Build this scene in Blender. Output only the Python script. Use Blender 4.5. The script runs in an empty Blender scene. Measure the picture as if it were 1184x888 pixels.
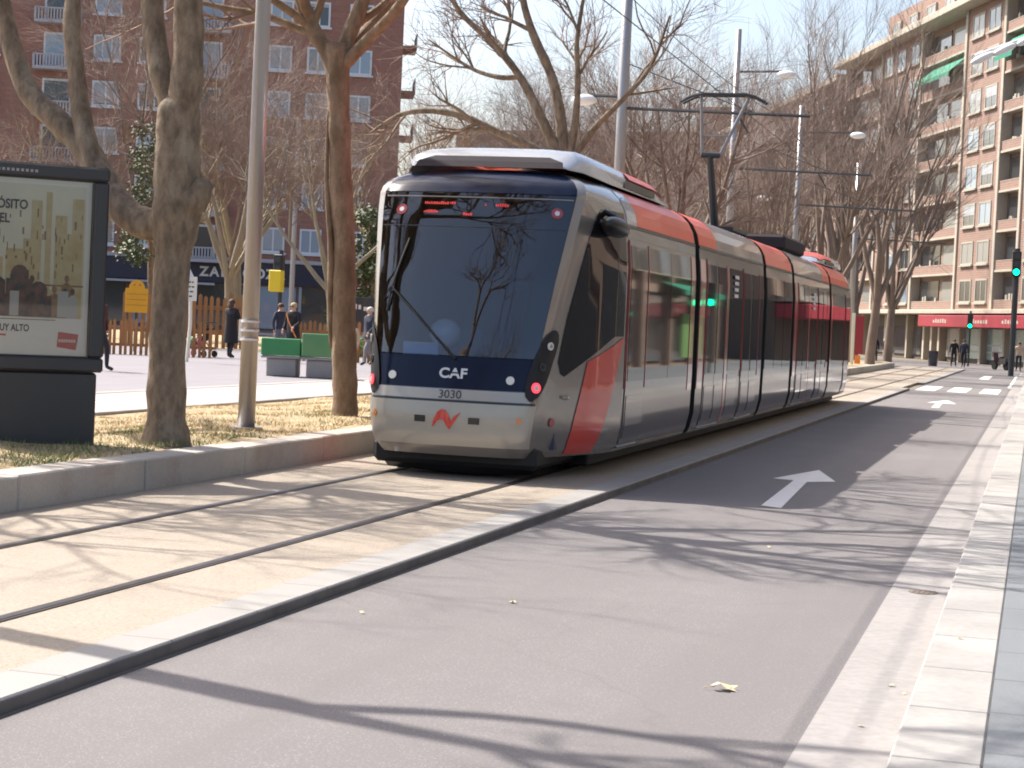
import bpy, math, random
from math import sin, cos, pi, radians, atan2, sqrt
from mathutils import Vector, Matrix

C = bpy.context.scene.collection
sc = bpy.context.scene

# ------------------------------------------------------------------ materials
def new_mat(name):
    m = bpy.data.materials.new(name); m.use_nodes = True
    nt = m.node_tree
    return m, nt, nt.nodes['Principled BSDF']

def mat(name, col, rough=0.7, metal=0.0, var=0.0, scale=8.0, col2=None, bump=0.0, bscale=None,
        coat=0.0, fine=0.0, stain=None, stain_scale=0.6, emit=None, estr=0.0, spec=None, stretch=None, dots=None, lanes=0, gs=None):
    """paint or stone with object-space noise: var mixes towards col2, fine adds grain, stain adds big patches"""
    m, nt, b = new_mat(name)
    N, L = nt.nodes, nt.links
    b.inputs['Base Color'].default_value = (*col, 1)
    b.inputs['Roughness'].default_value = rough
    b.inputs['Metallic'].default_value = metal
    if coat: b.inputs['Coat Weight'].default_value = coat; b.inputs['Coat Roughness'].default_value = 0.03
    if spec is not None: b.inputs['Specular IOR Level'].default_value = spec
    if emit: b.inputs['Emission Color'].default_value = (*emit, 1); b.inputs['Emission Strength'].default_value = estr
    if not (var or fine or stain or bump or dots): return m
    tc = N.new('ShaderNodeTexCoord'); co = tc.outputs['Object']
    if stretch:
        mp = N.new('ShaderNodeMapping'); mp.inputs['Scale'].default_value = stretch
        L.new(co, mp.inputs['Vector']); co = mp.outputs['Vector']
    def noise(s, d=4.0, r=0.6):
        n = N.new('ShaderNodeTexNoise'); n.inputs['Scale'].default_value = s
        n.inputs['Detail'].default_value = d; n.inputs['Roughness'].default_value = r
        L.new(co, n.inputs['Vector']); return n.outputs['Fac']
    def ramp(f, a, b_):
        r = N.new('ShaderNodeMapRange'); r.inputs['From Min'].default_value = a; r.inputs['From Max'].default_value = b_
        L.new(f, r.inputs['Value']); return r.outputs['Result']
    cur = None
    def mixc(fac, c, mode='MIX', facmul=1.0):
        nonlocal cur
        x = N.new('ShaderNodeMix'); x.data_type = 'RGBA'; x.blend_type = mode
        if facmul != 1.0:
            mm = N.new('ShaderNodeMath'); mm.operation = 'MULTIPLY'; mm.inputs[1].default_value = facmul
            L.new(fac, mm.inputs[0]); fac = mm.outputs[0]
        L.new(fac, x.inputs['Factor'])
        if cur is None: x.inputs['A'].default_value = (*col, 1)
        else: L.new(cur, x.inputs['A'])
        x.inputs['B'].default_value = (*c, 1); cur = x.outputs['Result']
    if var:
        mixc(ramp(noise(scale), 0.35, 0.65), col2 or tuple(c*0.6 for c in col), facmul=var)
    if stain:
        mixc(ramp(noise(stain_scale, 5.0, 0.65), 0.52, 0.72), stain, facmul=0.7)
    if fine:
        mixc(ramp(noise(gs or scale*14, 2.0), 0.3, 0.7), tuple(c*0.45 for c in col), facmul=fine)
    if dots:
        v = N.new('ShaderNodeTexVoronoi'); v.inputs['Scale'].default_value = dots[1]; L.new(co, v.inputs['Vector'])
        mixc(ramp(v.outputs['Distance'], 0.32, 0.12), dots[0], facmul=dots[2])
    if lanes:
        mp = N.new('ShaderNodeMapping'); mp.inputs['Scale'].default_value = (1.6, .045, 1); L.new(tc.outputs['Object'], mp.inputs['Vector'])
        n = N.new('ShaderNodeTexNoise'); n.inputs['Scale'].default_value = 1.0; n.inputs['Detail'].default_value = 6; L.new(mp.outputs['Vector'], n.inputs['Vector'])
        mixc(ramp(n.outputs['Fac'], .45, .68), tuple(c*.78 for c in col), facmul=lanes)
        v = N.new('ShaderNodeTexVoronoi'); v.feature = 'DISTANCE_TO_EDGE'; v.inputs['Scale'].default_value = .22
        n2 = N.new('ShaderNodeTexNoise'); n2.inputs['Scale'].default_value = 1.5; n2.inputs['Detail'].default_value = 5; L.new(tc.outputs['Object'], n2.inputs['Vector'])
        mv = N.new('ShaderNodeMix'); mv.data_type = 'VECTOR'; mv.inputs['Factor'].default_value = .35; L.new(tc.outputs['Object'], mv.inputs['A']); L.new(n2.outputs['Color'], mv.inputs['B']); L.new(mv.outputs['Result'], v.inputs['Vector'])
        mixc(ramp(v.outputs['Distance'], .0022, .0008), tuple(c*.45 for c in col), facmul=.14)
    if cur is not None: L.new(cur, b.inputs['Base Color'])
    if bump:
        bp = N.new('ShaderNodeBump'); bp.inputs['Strength'].default_value = bump
        bp.inputs['Distance'].default_value = 0.02
        L.new(noise(bscale or scale*4, 5.0), bp.inputs['Height']); L.new(bp.outputs['Normal'], b.inputs['Normal'])
    return m

def slab_mat(name, col, joint, bw, bh, mort=0.01, var=0.12, rough=0.8, offset=0.0, vert=False, fine=0.2, stain=None, bumpy=0.2):
    """slabs or bricks laid in object space"""
    m, nt, b = new_mat(name); N, L = nt.nodes, nt.links
    tc = N.new('ShaderNodeTexCoord'); co = tc.outputs['Object']
    if vert:
        mp = N.new('ShaderNodeMapping'); mp.inputs['Rotation'].default_value = (radians(-90), 0, 0)
        L.new(co, mp.inputs['Vector']); co2 = mp.outputs['Vector']
    else: co2 = co
    br = N.new('ShaderNodeTexBrick'); L.new(co2, br.inputs['Vector'])
    br.inputs['Scale'].default_value = 1.0; br.inputs['Brick Width'].default_value = bw; br.inputs['Row Height'].default_value = bh
    br.inputs['Mortar Size'].default_value = mort; br.offset = offset; br.squash = 1.0
    br.inputs['Color1'].default_value = (*col, 1); br.inputs['Color2'].default_value = (*[c*(1-var) for c in col], 1)
    br.inputs['Mortar'].default_value = (*joint, 1)
    n = N.new('ShaderNodeTexNoise'); n.inputs['Scale'].default_value = 1.3; n.inputs['Detail'].default_value = 8; L.new(co, n.inputs['Vector'])
    mr = N.new('ShaderNodeMapRange'); mr.inputs['From Min'].default_value = 0.4; mr.inputs['From Max'].default_value = 0.7; mr.inputs['To Max'].default_value = 0.45
    L.new(n.outputs['Fac'], mr.inputs['Value'])
    x = N.new('ShaderNodeMix'); x.data_type = 'RGBA'; x.blend_type = 'MIX'; L.new(mr.outputs['Result'], x.inputs['Factor'])
    L.new(br.outputs['Color'], x.inputs['A']); x.inputs['B'].default_value = (*(stain or tuple(c*0.72 for c in col)), 1)
    f = N.new('ShaderNodeTexNoise'); f.inputs['Scale'].default_value = 90; f.inputs['Detail'].default_value = 3; L.new(co, f.inputs['Vector'])
    fr = N.new('ShaderNodeMapRange'); fr.inputs['From Min'].default_value = 0.35; fr.inputs['From Max'].default_value = 0.65; fr.inputs['To Max'].default_value = fine
    L.new(f.outputs['Fac'], fr.inputs['Value'])
    y = N.new('ShaderNodeMix'); y.data_type = 'RGBA'; L.new(fr.outputs['Result'], y.inputs['Factor']); L.new(x.outputs['Result'], y.inputs['A'])
    y.inputs['B'].default_value = (*[c*0.5 for c in col], 1)
    L.new(y.outputs['Result'], b.inputs['Base Color']); b.inputs['Roughness'].default_value = rough
    bp = N.new('ShaderNodeBump'); bp.inputs['Strength'].default_value = bumpy; bp.inputs['Distance'].default_value = 0.01
    L.new(f.outputs['Fac'], bp.inputs['Height']); L.new(bp.outputs['Normal'], b.inputs['Normal'])
    return m

def tinted_glass(name, tint, gloss=0.02, ior=1.6):
    m = bpy.data.materials.new(name); m.use_nodes = True; nt = m.node_tree; N, L = nt.nodes, nt.links
    N.remove(N['Principled BSDF']); out = N['Material Output']
    t = N.new('ShaderNodeBsdfTransparent'); t.inputs['Color'].default_value = (*tint, 1)
    g = N.new('ShaderNodeBsdfGlossy'); g.inputs['Roughness'].default_value = gloss
    f = N.new('ShaderNodeFresnel'); f.inputs['IOR'].default_value = ior
    x = N.new('ShaderNodeMixShader'); L.new(f.outputs[0], x.inputs[0]); L.new(t.outputs[0], x.inputs[1]); L.new(g.outputs[0], x.inputs[2])
    L.new(x.outputs[0], out.inputs['Surface']); return m

M = {}
M['ground'] = mat('ground', (.20, .17, .13), .95, var=.6, scale=.7, col2=(.13, .11, .09), fine=.3)
M['asphalt'] = mat('asphalt', (.188, .174, .174), .82, var=.35, scale=1.1, col2=(.168, .155, .157), fine=.45, stain=(.235, .215, .215), stain_scale=.35, bump=.35, bscale=160, spec=.35, lanes=.6, gs=75, dots=((.36, .34, .33), 60, .5))
M['trackbed'] = mat('trackbed', (.365, .312, .255), .9, gs=55, var=.45, scale=.9, col2=(.33, .275, .22), fine=.45, stain=(.29, .235, .18), stain_scale=.5, bump=.35, bscale=120, dots=((.24, .17, .11), 34, .75))
M['kerbstone'] = slab_mat('kerbstone', (.32, .305, .29), (.14, .13, .12), 3.0, 1.0, .008, .06, stain=(.26, .24, .225), fine=.25)
M['kerbgrey'] = mat('kerbgrey', (.46, .42, .37), .85, var=.6, scale=2.5, col2=(.38, .35, .31), fine=.25, stain=(.33, .24, .19), stain_scale=1.1, bump=.2)
M['gutter'] = mat('gutter', (.275, .258, .248), .85, var=.45, scale=1.2, col2=(.34, .315, .305), fine=.3, stain=(.31, .28, .27), bump=.2)
M['kerbright'] = mat('kerbright', (.275, .262, .25), .8, var=.4, scale=1.6, col2=(.48, .46, .43), fine=.2, bump=.15)
M['sidewalk'] = slab_mat('sidewalk', (.165, .178, .19), (.10, .105, .11), 8.0, .8, .012, .08, stain=(.14, .15, .16))
M['plaza'] = slab_mat('plaza', (.225, .208, .225), (.14, .13, .14), 1.6, 1.6, .02, .08, stain=(.19, .175, .19))
M['cycle'] = mat('cycle', (.42, .36, .34), .85, var=.3, scale=1, fine=.3)
M['soil'] = mat('soil', (.50, .385, .23), .95, var=.75, scale=2.2, col2=(.25, .18, .10), fine=.55, stain=(.47, .38, .23), stain_scale=3.0, bump=.9, bscale=25)
M['straw'] = mat('straw', (.62, .48, .27), .8, var=.7, scale=2.0, col2=(.35, .27, .12))
M['greengrass'] = mat('greengrass', (.10, .16, .04), .7, var=.6, scale=3, col2=(.18, .2, .06))
M['whitepaint'] = mat('whitepaint', (.74, .72, .70), .7, var=.35, scale=6, col2=(.5, .48, .47), fine=.25)
M['rail'] = mat('rail', (.20, .19, .20), .35, .9, var=.5, scale=3, col2=(.10, .08, .07))
M['groove'] = mat('groove', (.10, .088, .075), .8)
M['rubber'] = mat('rubber', (.02, .02, .022), .6, spec=.3)
M['black'] = mat('black', (.012, .012, .014), .35)
M['silver'] = mat('silver', (.29, .27, .25), .2, .5, coat=.4, var=.3, scale=1.5, col2=(.24, .22, .205))
M['panelgrey'] = mat('panelgrey', (.085, .08, .078), .14, .25, coat=.25, stain=(.15, .13, .11), stain_scale=1.1, var=.35, scale=1.2, col2=(.15, .14, .14))
M['bumper'] = mat('bumper', (.38, .355, .31), .28, .25, coat=.5, var=.15, scale=2, col2=(.48, .44, .38))
M['red'] = mat('red', (.58, .045, .03), .22, coat=.9, var=.12, scale=1.5, col2=(.5, .04, .03))
M['redroof'] = mat('redroof', (.85, .11, .045), .38, coat=.15, var=.2, scale=1.5, col2=(.5, .09, .055))
M['wheelred'] = mat('wheelred', (.33, .05, .05), .18, coat=.9)
M['navy'] = mat('navy', (.007, .012, .032), .15, coat=.08, spec=.2, var=.3, scale=2, col2=(.006, .010, .026))
M['windscreen'] = tinted_glass('windscreen', (.62, .72, .88), .015, 2.15)
M['sideglass'] = mat('sideglass', (.016, .015, .018), .03, coat=0, spec=.42)
M['darkpanel'] = mat('darkpanel', (.035, .037, .045), .2, coat=.6)
M['roofgrey'] = mat('roofgrey', (.46, .475, .50), .25, .4, coat=.5, var=.2, scale=2, col2=(.42, .44, .47))
M['roofdark'] = mat('roofdark', (.05, .042, .048), .9, spec=.2)
M['cabblue'] = mat('cabblue', (.50, .70, 1.0), .6, var=.3, scale=1.5, col2=(.27, .40, .70))
M['cabdark'] = mat('cabdark', (.03, .045, .08), .6)
M['pale_ball'] = mat('pale_ball', (.92, .95, .95), .3, coat=.5)
M['ledred'] = mat('ledred', (.5, .02, .02), .4, emit=(1, .06, .06), estr=.18)
M['lampred'] = mat('lampred', (.6, .03, .05), .3, emit=(1, .08, .12), estr=.8)
M['lens'] = mat('lens', (.70, .68, .62), .15, coat=1.0)
M['lenscore'] = mat('lenscore', (.30, .29, .27), .2, coat=1.0)
M['orange'] = mat('orange', (.75, .22, .03), .4, coat=.5)
M['logowhite'] = mat('logowhite', (.62, .64, .68), .5)
M['ink'] = mat('ink', (.05, .05, .06), .6)
M['ledgreen'] = mat('ledgreen', (.0, .6, .3), .3, emit=(.0, 1.0, .42), estr=4.0)
M['galv'] = mat('galv', (.38, .37, .37), .38, .55, var=.35, scale=2.0, col2=(.34, .33, .34), stretch=(1, 1, .15))
M['darksteel'] = mat('darksteel', (.05, .055, .065), .45, .4)
M['steelrod'] = mat('steelrod', (.30, .30, .31), .4, .7)
M['wire'] = mat('wire', (.05, .05, .055), .5, .5)
M['whitelamp'] = mat('whitelamp', (.82, .82, .82), .3, coat=.5)
M['bark_near'] = mat('bark_near', (.30, .225, .155), .9, var=.95, scale=11, col2=(.115, .085, .058), stain=(.42, .35, .26), stain_scale=4.5, bump=1.0, bscale=22, stretch=(1, 1, .45), fine=.4)
M['bark_orange'] = mat('bark_orange', (.29, .205, .14), .9, var=.8, scale=6, col2=(.12, .075, .04), stain=(.40, .31, .21), stain_scale=4.8, bump=1.0, bscale=24, stretch=(1, 1, .45), fine=.4)
M['bark_pale'] = mat('bark_pale', (.34, .29, .205), .85, var=.7, scale=3, col2=(.24, .19, .12), bump=.4, stretch=(1, 1, .5))
M['bark_far'] = mat('bark_far', (.22, .17, .14), .9, var=.6, scale=1.5, col2=(.13, .10, .08))
M['twig'] = mat('twig', (.28, .20, .155), .85, var=.7, scale=.8, col2=(.15, .105, .075))
M['twig_far'] = mat('twig_far', (.29, .22, .185), .85, var=.7, scale=.5, col2=(.13, .095, .08))
M['evergreen'] = mat('evergreen', (.045, .075, .025), .6, var=.7, scale=2, col2=(.12, .13, .05))
M['brick_l'] = slab_mat('brick_l', (.38, .18, .13), (.22, .15, .13), .5, .16, .02, .25, vert=True, offset=.5, stain=(.30, .14, .10))
M['brick_r'] = slab_mat('brick_r', (.245, .168, .145), (.40, .27, .20), .5, .16, .02, .2, vert=True, offset=.5, stain=(.37, .20, .145))
M['brick_far'] = mat('brick_far', (.26, .16, .12), .9, var=.4, scale=.4, col2=(.2, .13, .1))
M['stone_pale'] = mat('stone_pale', (.38, .34, .285), .8, var=.35, scale=.8, col2=(.54, .48, .38))
M['stone_cool'] = mat('stone_cool', (.44, .43, .45), .85, var=.3, scale=.8, col2=(.33, .33, .36))
M['frame_cool'] = mat('frame_cool', (.62, .65, .68), .6)
M['frame_warm'] = mat('frame_warm', (.38, .355, .30), .6)
M['pane_blue'] = mat('pane_blue', (.26, .34, .42), .12, coat=.8)
M['pane_dark'] = mat('pane_dark', (.05, .055, .06), .08, coat=1.0)
M['pane_curtain'] = mat('pane_curtain', (.26, .26, .245), .35, coat=.8)
M['blind'] = mat('blind', (.38, .40, .42), .7, var=.2, scale=3)
M['loggia'] = mat('loggia', (.30, .22, .17), .9, var=.4, scale=.6, col2=(.22, .16, .13))
M['greencloth'] = mat('greencloth', (.02, .22, .14), .8)
M['navysign'] = mat('navysign', (.015, .018, .045), .4)
M['shopred'] = mat('shopred', (.30, .025, .04), .5, var=.2, scale=1)
M['teal'] = mat('teal', (.28, .42, .40), .2, coat=.6, var=.4, scale=.7, col2=(.12, .2, .2))
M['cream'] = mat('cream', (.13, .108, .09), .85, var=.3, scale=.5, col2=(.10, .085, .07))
M['concrete'] = mat('concrete', (.33, .33, .33), .8, var=.4, scale=2, col2=(.27, .27, .27), fine=.2)
M['benchgreen'] = mat('benchgreen', (.02, .21, .065), .45, coat=.3, var=.2, scale=2)
M['benchgreen2'] = mat('benchgreen2', (.07, .22, .09), .4, coat=.4, var=.2, scale=2)
M['wood'] = mat('wood', (.42, .19, .065), .75, var=.6, scale=3, col2=(.22, .10, .04), stretch=(1, 1, .2))
M['yellow'] = mat('yellow', (.72, .36, .015), .5, var=.12, scale=3)
M['tlyellow'] = mat('tlyellow', (.78, .55, .02), .5)
M['signwhite'] = mat('signwhite', (.72, .70, .60), .5)
M['mupi'] = mat('mupi', (.05, .05, .052), .45, .3, var=.3, scale=2, col2=(.038, .038, .04))
M['poster'] = mat('poster', (.80, .77, .68), .35, coat=.35, var=.4, scale=1.6, col2=(.70, .70, .62))
M['poster_sky'] = mat('poster_sky', (.72, .68, .50), .35, coat=.3, var=.8, scale=2.2, col2=(.58, .58, .46))
M['poster_tan'] = mat('poster_tan', (.50, .38, .17), .4, coat=.3, var=.8, scale=9, col2=(.58, .50, .28))
M['poster_brown'] = mat('poster_brown', (.20, .11, .05), .4, coat=.3, var=.8, scale=12, col2=(.36, .24, .12))
M['poster_dark'] = mat('poster_dark', (.05, .045, .04), .4, coat=.3, var=.9, scale=14, col2=(.22, .10, .065))
M['poster_pale'] = mat('poster_pale', (.46, .45, .40), .4, coat=.3)
M['poster_red'] = mat('poster_red', (.52, .07, .07), .4, coat=.3)
M['coverglass'] = tinted_glass('coverglass', (.97, .97, .97), .02, 1.45)
M['coat_black'] = mat('coat_black', (.018, .016, .02), .85)
M['coat_navy'] = mat('coat_navy', (.03, .035, .06), .85)
M['coat_maroon'] = mat('coat_maroon', (.07, .02, .02), .85)
M['jeans'] = mat('jeans', (.13, .15, .20), .85)
M['jeans_grey'] = mat('jeans_grey', (.22, .21, .23), .85)
M['trousers'] = mat('trousers', (.03, .03, .035), .85)
M['skin'] = mat('skin', (.50, .30, .21), .6)
M['hair_grey'] = mat('hair_grey', (.48, .44, .40), .8)
M['hair_blond'] = mat('hair_blond', (.42, .30, .15), .8)
M['hair_brown'] = mat('hair_brown', (.07, .04, .025), .7)
M['pink'] = mat('pink', (.70, .16, .30), .7)
M['beige_top'] = mat('beige_top', (.50, .36, .25), .8)
M['leaf'] = mat('leaf', (.62, .50, .30), .8)
M['kerb_shade'] = mat('kerb_shade', (.16, .14, .125), .9, var=.5, scale=3, col2=(.05, .045, .04))  # dark tone for the painted shade on the track kerb's face
M['drain'] = mat('drain', (.14, .11, .09), .8, .3, var=.6, scale=20, col2=(.3, .25, .2))
M['lime'] = mat('lime', (.16, .30, .10), .6)

# ------------------------------------------------------------------ mesh helpers
class MB:
    def __init__(s): s.v = []; s.f = []; s.mi = []; s.mats = []; s.cur = 0
    def use(s, m):
        if m not in s.mats: s.mats.append(m)
        s.cur = s.mats.index(m); return s
    def add(s, vs, fs):
        o = len(s.v); s.v += [tuple(v) for v in vs]
        for f in fs: s.f.append(tuple(i+o for i in f)); s.mi.append(s.cur)
        return s
    def box(s, x0, x1, y0, y1, z0, z1, M4=None):
        vs = [(x, y, z) for x in (x0, x1) for y in (y0, y1) for z in (z0, z1)]
        if M4: vs = [M4 @ Vector(v) for v in vs]
        return s.add(vs, [(0, 1, 3, 2), (4, 6, 7, 5), (0, 4, 5, 1), (2, 3, 7, 6), (0, 2, 6, 4), (1, 5, 7, 3)])
    def bbox(s, x0, x1, y0, y1, z0, z1, b=.01):
        """box with chamfered edges"""
        vs = []; 
        for sx, X, ix in ((0, x0, b), (1, x1, -b)):
            for sy, Y, iy in ((0, y0, b), (1, y1, -b)):
                for sz, Z, iz in ((0, z0, b), (1, z1, -b)):
                    vs += [(X, Y+iy, Z+iz), (X+ix, Y, Z+iz), (X+ix, Y+iy, Z)]
        def i(x, y, z, k): return (x*4+y*2+z)*3+k
        F = []
        for a in (0, 1):
            F.append([i(a, 0, 0, 0), i(a, 0, 1, 0), i(a, 1, 1, 0), i(a, 1, 0, 0)])
            F.append([i(0, a, 0, 1), i(0, a, 1, 1), i(1, a, 1, 1), i(1, a, 0, 1)])
            F.append([i(0, 0, a, 2), i(0, 1, a, 2), i(1, 1, a, 2), i(1, 0, a, 2)])
            for c in (0, 1):
                F.append([i(a, c, 0, 0), i(a, c, 1, 0), i(a, c, 1, 1), i(a, c, 0, 1)])
                F.append([i(a, 0, c, 0), i(a, 1, c, 0), i(a, 1, c, 2), i(a, 0, c, 2)])
                F.append([i(0, a, c, 1), i(1, a, c, 1), i(1, a, c, 2), i(0, a, c, 2)])
                for e in (0, 1): F.append([i(a, c, e, 0), i(a, c, e, 1), i(a, c, e, 2)])
        return s.add(vs, F)
    def tube(s, pts, rad, n=8, cap=True, wob=0, rnd=None):
        if not isinstance(rad, (list, tuple)): rad = [rad]*len(pts)
        pts = [Vector(p) for p in pts]; vs = []; up = None
        for k, p in enumerate(pts):
            d = (pts[min(k+1, len(pts)-1)] - pts[max(k-1, 0)])
            if d.length < 1e-9: d = Vector((0, 0, 1))
            d.normalize()
            if up is None: up = Vector((1, 0, 0)) if abs(d.x) < .8 else Vector((0, 1, 0))
            a = (up - d*up.dot(d))
            if a.length < 1e-6: a = d.orthogonal()
            a.normalize(); up = a; b = d.cross(a)
            for j in range(n):
                t = 2*pi*j/n; r = rad[k]
                if wob: r *= 1 + wob*(rnd.random()-.5)
                vs.append(p + a*(cos(t)*r) + b*(sin(t)*r))
        fs = []
        for k in range(len(pts)-1):
            for j in range(n):
                j2 = (j+1) % n; fs.append((k*n+j, k*n+j2, (k+1)*n+j2, (k+1)*n+j))
        if cap: fs.append(tuple(reversed(range(n)))); fs.append(tuple((len(pts)-1)*n+j for j in range(n)))
        return s.add(vs, fs)
    def disc(s, c, nrm, r, h=.01, n=20):
        c = Vector(c); nrm = Vector(nrm).normalized(); return s.tube([c, c+nrm*h], r, n)
    def ball(s, c, r, nu=12, nv=8, sc3=(1, 1, 1), M4=None):
        vs = []; 
        for i in range(nv+1):
            ph = pi*i/nv
            for j in range(nu):
                t = 2*pi*j/nu
                v = Vector((c[0]+r*sc3[0]*sin(ph)*cos(t), c[1]+r*sc3[1]*sin(ph)*sin(t), c[2]+r*sc3[2]*cos(ph)))
                vs.append(M4 @ v if M4 else v)
        fs = [(i*nu+j, (i+1)*nu+j, (i+1)*nu+(j+1) % nu, i*nu+(j+1) % nu) for i in range(nv) for j in range(nu)]
        return s.add(vs, fs)
    def prism(s, poly, fn, h):
        """poly: list of (u,v); fn(u,v,d)->point at height d above the surface"""
        n = len(poly)
        vs = [fn(u, v, 0) for u, v in poly] + [fn(u, v, h) for u, v in poly]
        return s.add(vs, [tuple(reversed(range(n))), tuple(range(n, 2*n))] + [(i, (i+1) % n, n+(i+1) % n, n+i) for i in range(n)])
    def grid(s, rows, closed=False):
        n = len(rows[0]); vs = [p for r in rows for p in r]; fs = []
        for i in range(len(rows)-1):
            for j in range(n if closed else n-1):
                j2 = (j+1) % n; fs.append((i*n+j, i*n+j2, (i+1)*n+j2, (i+1)*n+j))
        return s.add(vs, fs)
    def build(s, name, material=None, parent=None, smooth=False, loc=None):
        me = bpy.data.meshes.new(name); me.from_pydata([tuple(v) for v in s.v], [], s.f)
        if material: me.materials.append(M[material])
        else:
            for m in s.mats: me.materials.append(M[m])
            me.polygons.foreach_set('material_index', s.mi)
        if smooth:
            me.polygons.foreach_set('use_smooth', [True]*len(s.f))
        me.update()
        import bmesh
        bm = bmesh.new(); bm.from_mesh(me)
        if len(s.f) < 60000: bmesh.ops.recalc_face_normals(bm, faces=bm.faces)
        bm.to_mesh(me); bm.free()
        if smooth == 'auto': me.set_sharp_from_angle(angle=radians(38))
        o = bpy.data.objects.new(name, me); C.objects.link(o)
        if parent: o.parent = parent
        if loc: o.location = loc
        return o

def tag(o, label=None, cat=None, group=None, kind=None):
    if label: o['label'] = label
    if cat: o['category'] = cat
    if group: o['group'] = group
    if kind: o['kind'] = kind
    return o
def thing(name, loc, label, cat, rz=0, group=None):
    o = bpy.data.objects.new(name, None); C.objects.link(o); o.location = loc; o.rotation_euler = (0, 0, rz); o.empty_display_size = .3
    return tag(o, label, cat, group)
def struct(o): o['kind'] = 'structure'; return o
def dup(root, loc=None, rz=None, label=None, group=None, parent=None, scale=None):
    def cp(o, par):
        c = o.copy(); C.objects.link(c); c.parent = par
        for ch in list(o.children): cp(ch, c)
        return c
    r = cp(root, parent if parent else root.parent)
    if loc is not None: r.location = loc
    if rz is not None: r.rotation_euler = (0, 0, rz)
    if scale: r.scale = (scale, scale, scale)
    if label: r['label'] = label
    if group: r['group'] = group
    return r

def text_obj(name, s, size, material, parent, M4, depth=.002, align='LEFT', sx=1.0, bold=0.0, spacing=1.0):
    cu = bpy.data.curves.new(name, 'FONT'); cu.body = s; cu.size = size; cu.extrude = depth; cu.align_x = align
    cu.offset = bold; cu.space_character = spacing
    o = bpy.data.objects.new(name, cu); C.objects.link(o)
    dg = bpy.context.evaluated_depsgraph_get(); me = bpy.data.meshes.new_from_object(o.evaluated_get(dg))
    bpy.data.objects.remove(o); bpy.data.curves.remove(cu)
    me.transform(Matrix.Diagonal((sx, 1, 1, 1))); me.transform(M4)
    me.materials.clear(); me.materials.append(M[material])
    o = bpy.data.objects.new(name, me); C.objects.link(o)
    if parent: o.parent = parent
    return o
def facing(x, y, z, rz=0):
    """text upright in a wall facing local -y"""
    return Matrix.Translation((x, y, z)) @ Matrix.Rotation(rz, 4, 'Z') @ Matrix.Rotation(radians(90), 4, 'X')

def lerp(a, b, t): return a+(b-a)*t
def interp(tab, x):
    if x <= tab[0][0]: return tab[0][1]
    for (a, va), (b, vb) in zip(tab, tab[1:]):
        if x <= b: return va + (vb-va)*(x-a)/(b-a)
    return tab[-1][1]
EXPO = 0.82; HAZE = 0
# ------------------------------------------------------------------ ground, street and track (road runs along +Y)
def sheet(name, material, x0, x1, y0, y1, z, smooth=False):
    return struct(MB().add([(x0, y0, z), (x1, y0, z), (x1, y1, z), (x0, y1, z)], [(0, 1, 2, 3)]).build(name, material))
sheet('ground', 'ground', -900, 900, -300, 1500, -.02)
sheet('road', 'asphalt', -3.86, -.84, -30, 110, 0)
sheet('cross_street', 'asphalt', -70, 40, 110, 142, 0)
struct(MB().box(-7.25, -4.14, -30, 108, -.01, .06).build('track_bed', 'trackbed'))
b = MB().bbox(-4.137, -3.86, -30, 60.5, -.01, .066, .008); o = b.build('track_kerb', 'kerbstone'); struct(o)
struct(MB().bbox(-4.137, -3.86, 69.0, 108, -.01, .066, .008).build('track_kerb', 'kerbstone'))
struct(MB().box(-3.857, -3.825, -30, 60.5, -.01, .004).build('kerb_shadow_strip', 'groove'))  # dark strip painting the kerb's shadow along the road edge
struct(MB().box(-3.8595, -3.855, -30, 60.5, -.01, .052).build('kerb_face_shade', 'kerb_shade'))  # thin dark skin that paints shade on to the kerb's road side
for x in (-4.85, -6.27):
    r = MB(); r.use('groove'); r.box(x-.048, x+.052, -30, 108, .05, .064)
    r.use('rail'); r.box(x-.036, x+.022, -30, 108, .05, .068); r.box(x+.040, x+.050, -30, 108, .05, .068)
    struct(r.build('rail', None))
# left kerb: separate long stones
k = MB(); y = -2.0; rr = random.Random(4)
while y < 100:
    L_ = 2.05; j = rr.uniform(-.008, .008)
    k.bbox(-7.61+j, -7.254+j, y, y+L_-.012, -.01, .32+rr.uniform(-.006, .006), .014); y += L_
struct(k.build('verge_kerb', 'kerbgrey'))
# verge: low mound of dry soil
rr = random.Random(9)
def vz(x, y):
    u = (x+11.7)/4.23
    return .16 + .17*max(0, min(1, u*1.6)) + .035*sin(y*1.3+x)*sin(x*2.1) + .02*sin(y*4.1+2*x)*sin(x*3.7+1)
rows = []
for i in range(0, 421):
    yy = -2 + i*.25
    rows.append([(xx, yy, (min(vz(xx, yy), .31 if xx > -7.9 else 9)) if -11.6 < xx < -7.62 else (.16 if xx < -9 else .285)) for xx in [-11.72 + q*(4.14/22) for q in range(23)]])
struct(MB().grid(rows).build('verge', 'soil', smooth=True))
struct(MB().bbox(-11.98, -11.725, -20, 100, 0, .20, .01).build('path_edging', 'kerbright'))
struct(MB().box(-14.6, -11.985, -20, 100, .0, .15).build('cycle_path', 'cycle'))
struct(MB().box(-14.85, -14.605, -20, 100, 0, .158).build('path_edging', 'kerbright'))
o = struct(MB().box(-70, -14.855, -20, 61, 0, .15).build('plaza_paving', 'plaza')); 
struct(MB().box(-70, -14.855, 61.005, 92, 0, .145).build('garden_bed', 'soil'))
struct(MB().box(-90, -11.99, 100.005, 109.9, 0, .13).build('pavement', 'plaza'))
sheet('side_street', 'asphalt', -90, -14.855, 92, 100, .006)
d = MB()
for q in range(9): d.box(-13.40, -13.28, 20+q*4.0, 22.0+q*4.0, .15, .154)
struct(d.build('cycle_path_marking', 'whitepaint'))
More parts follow.
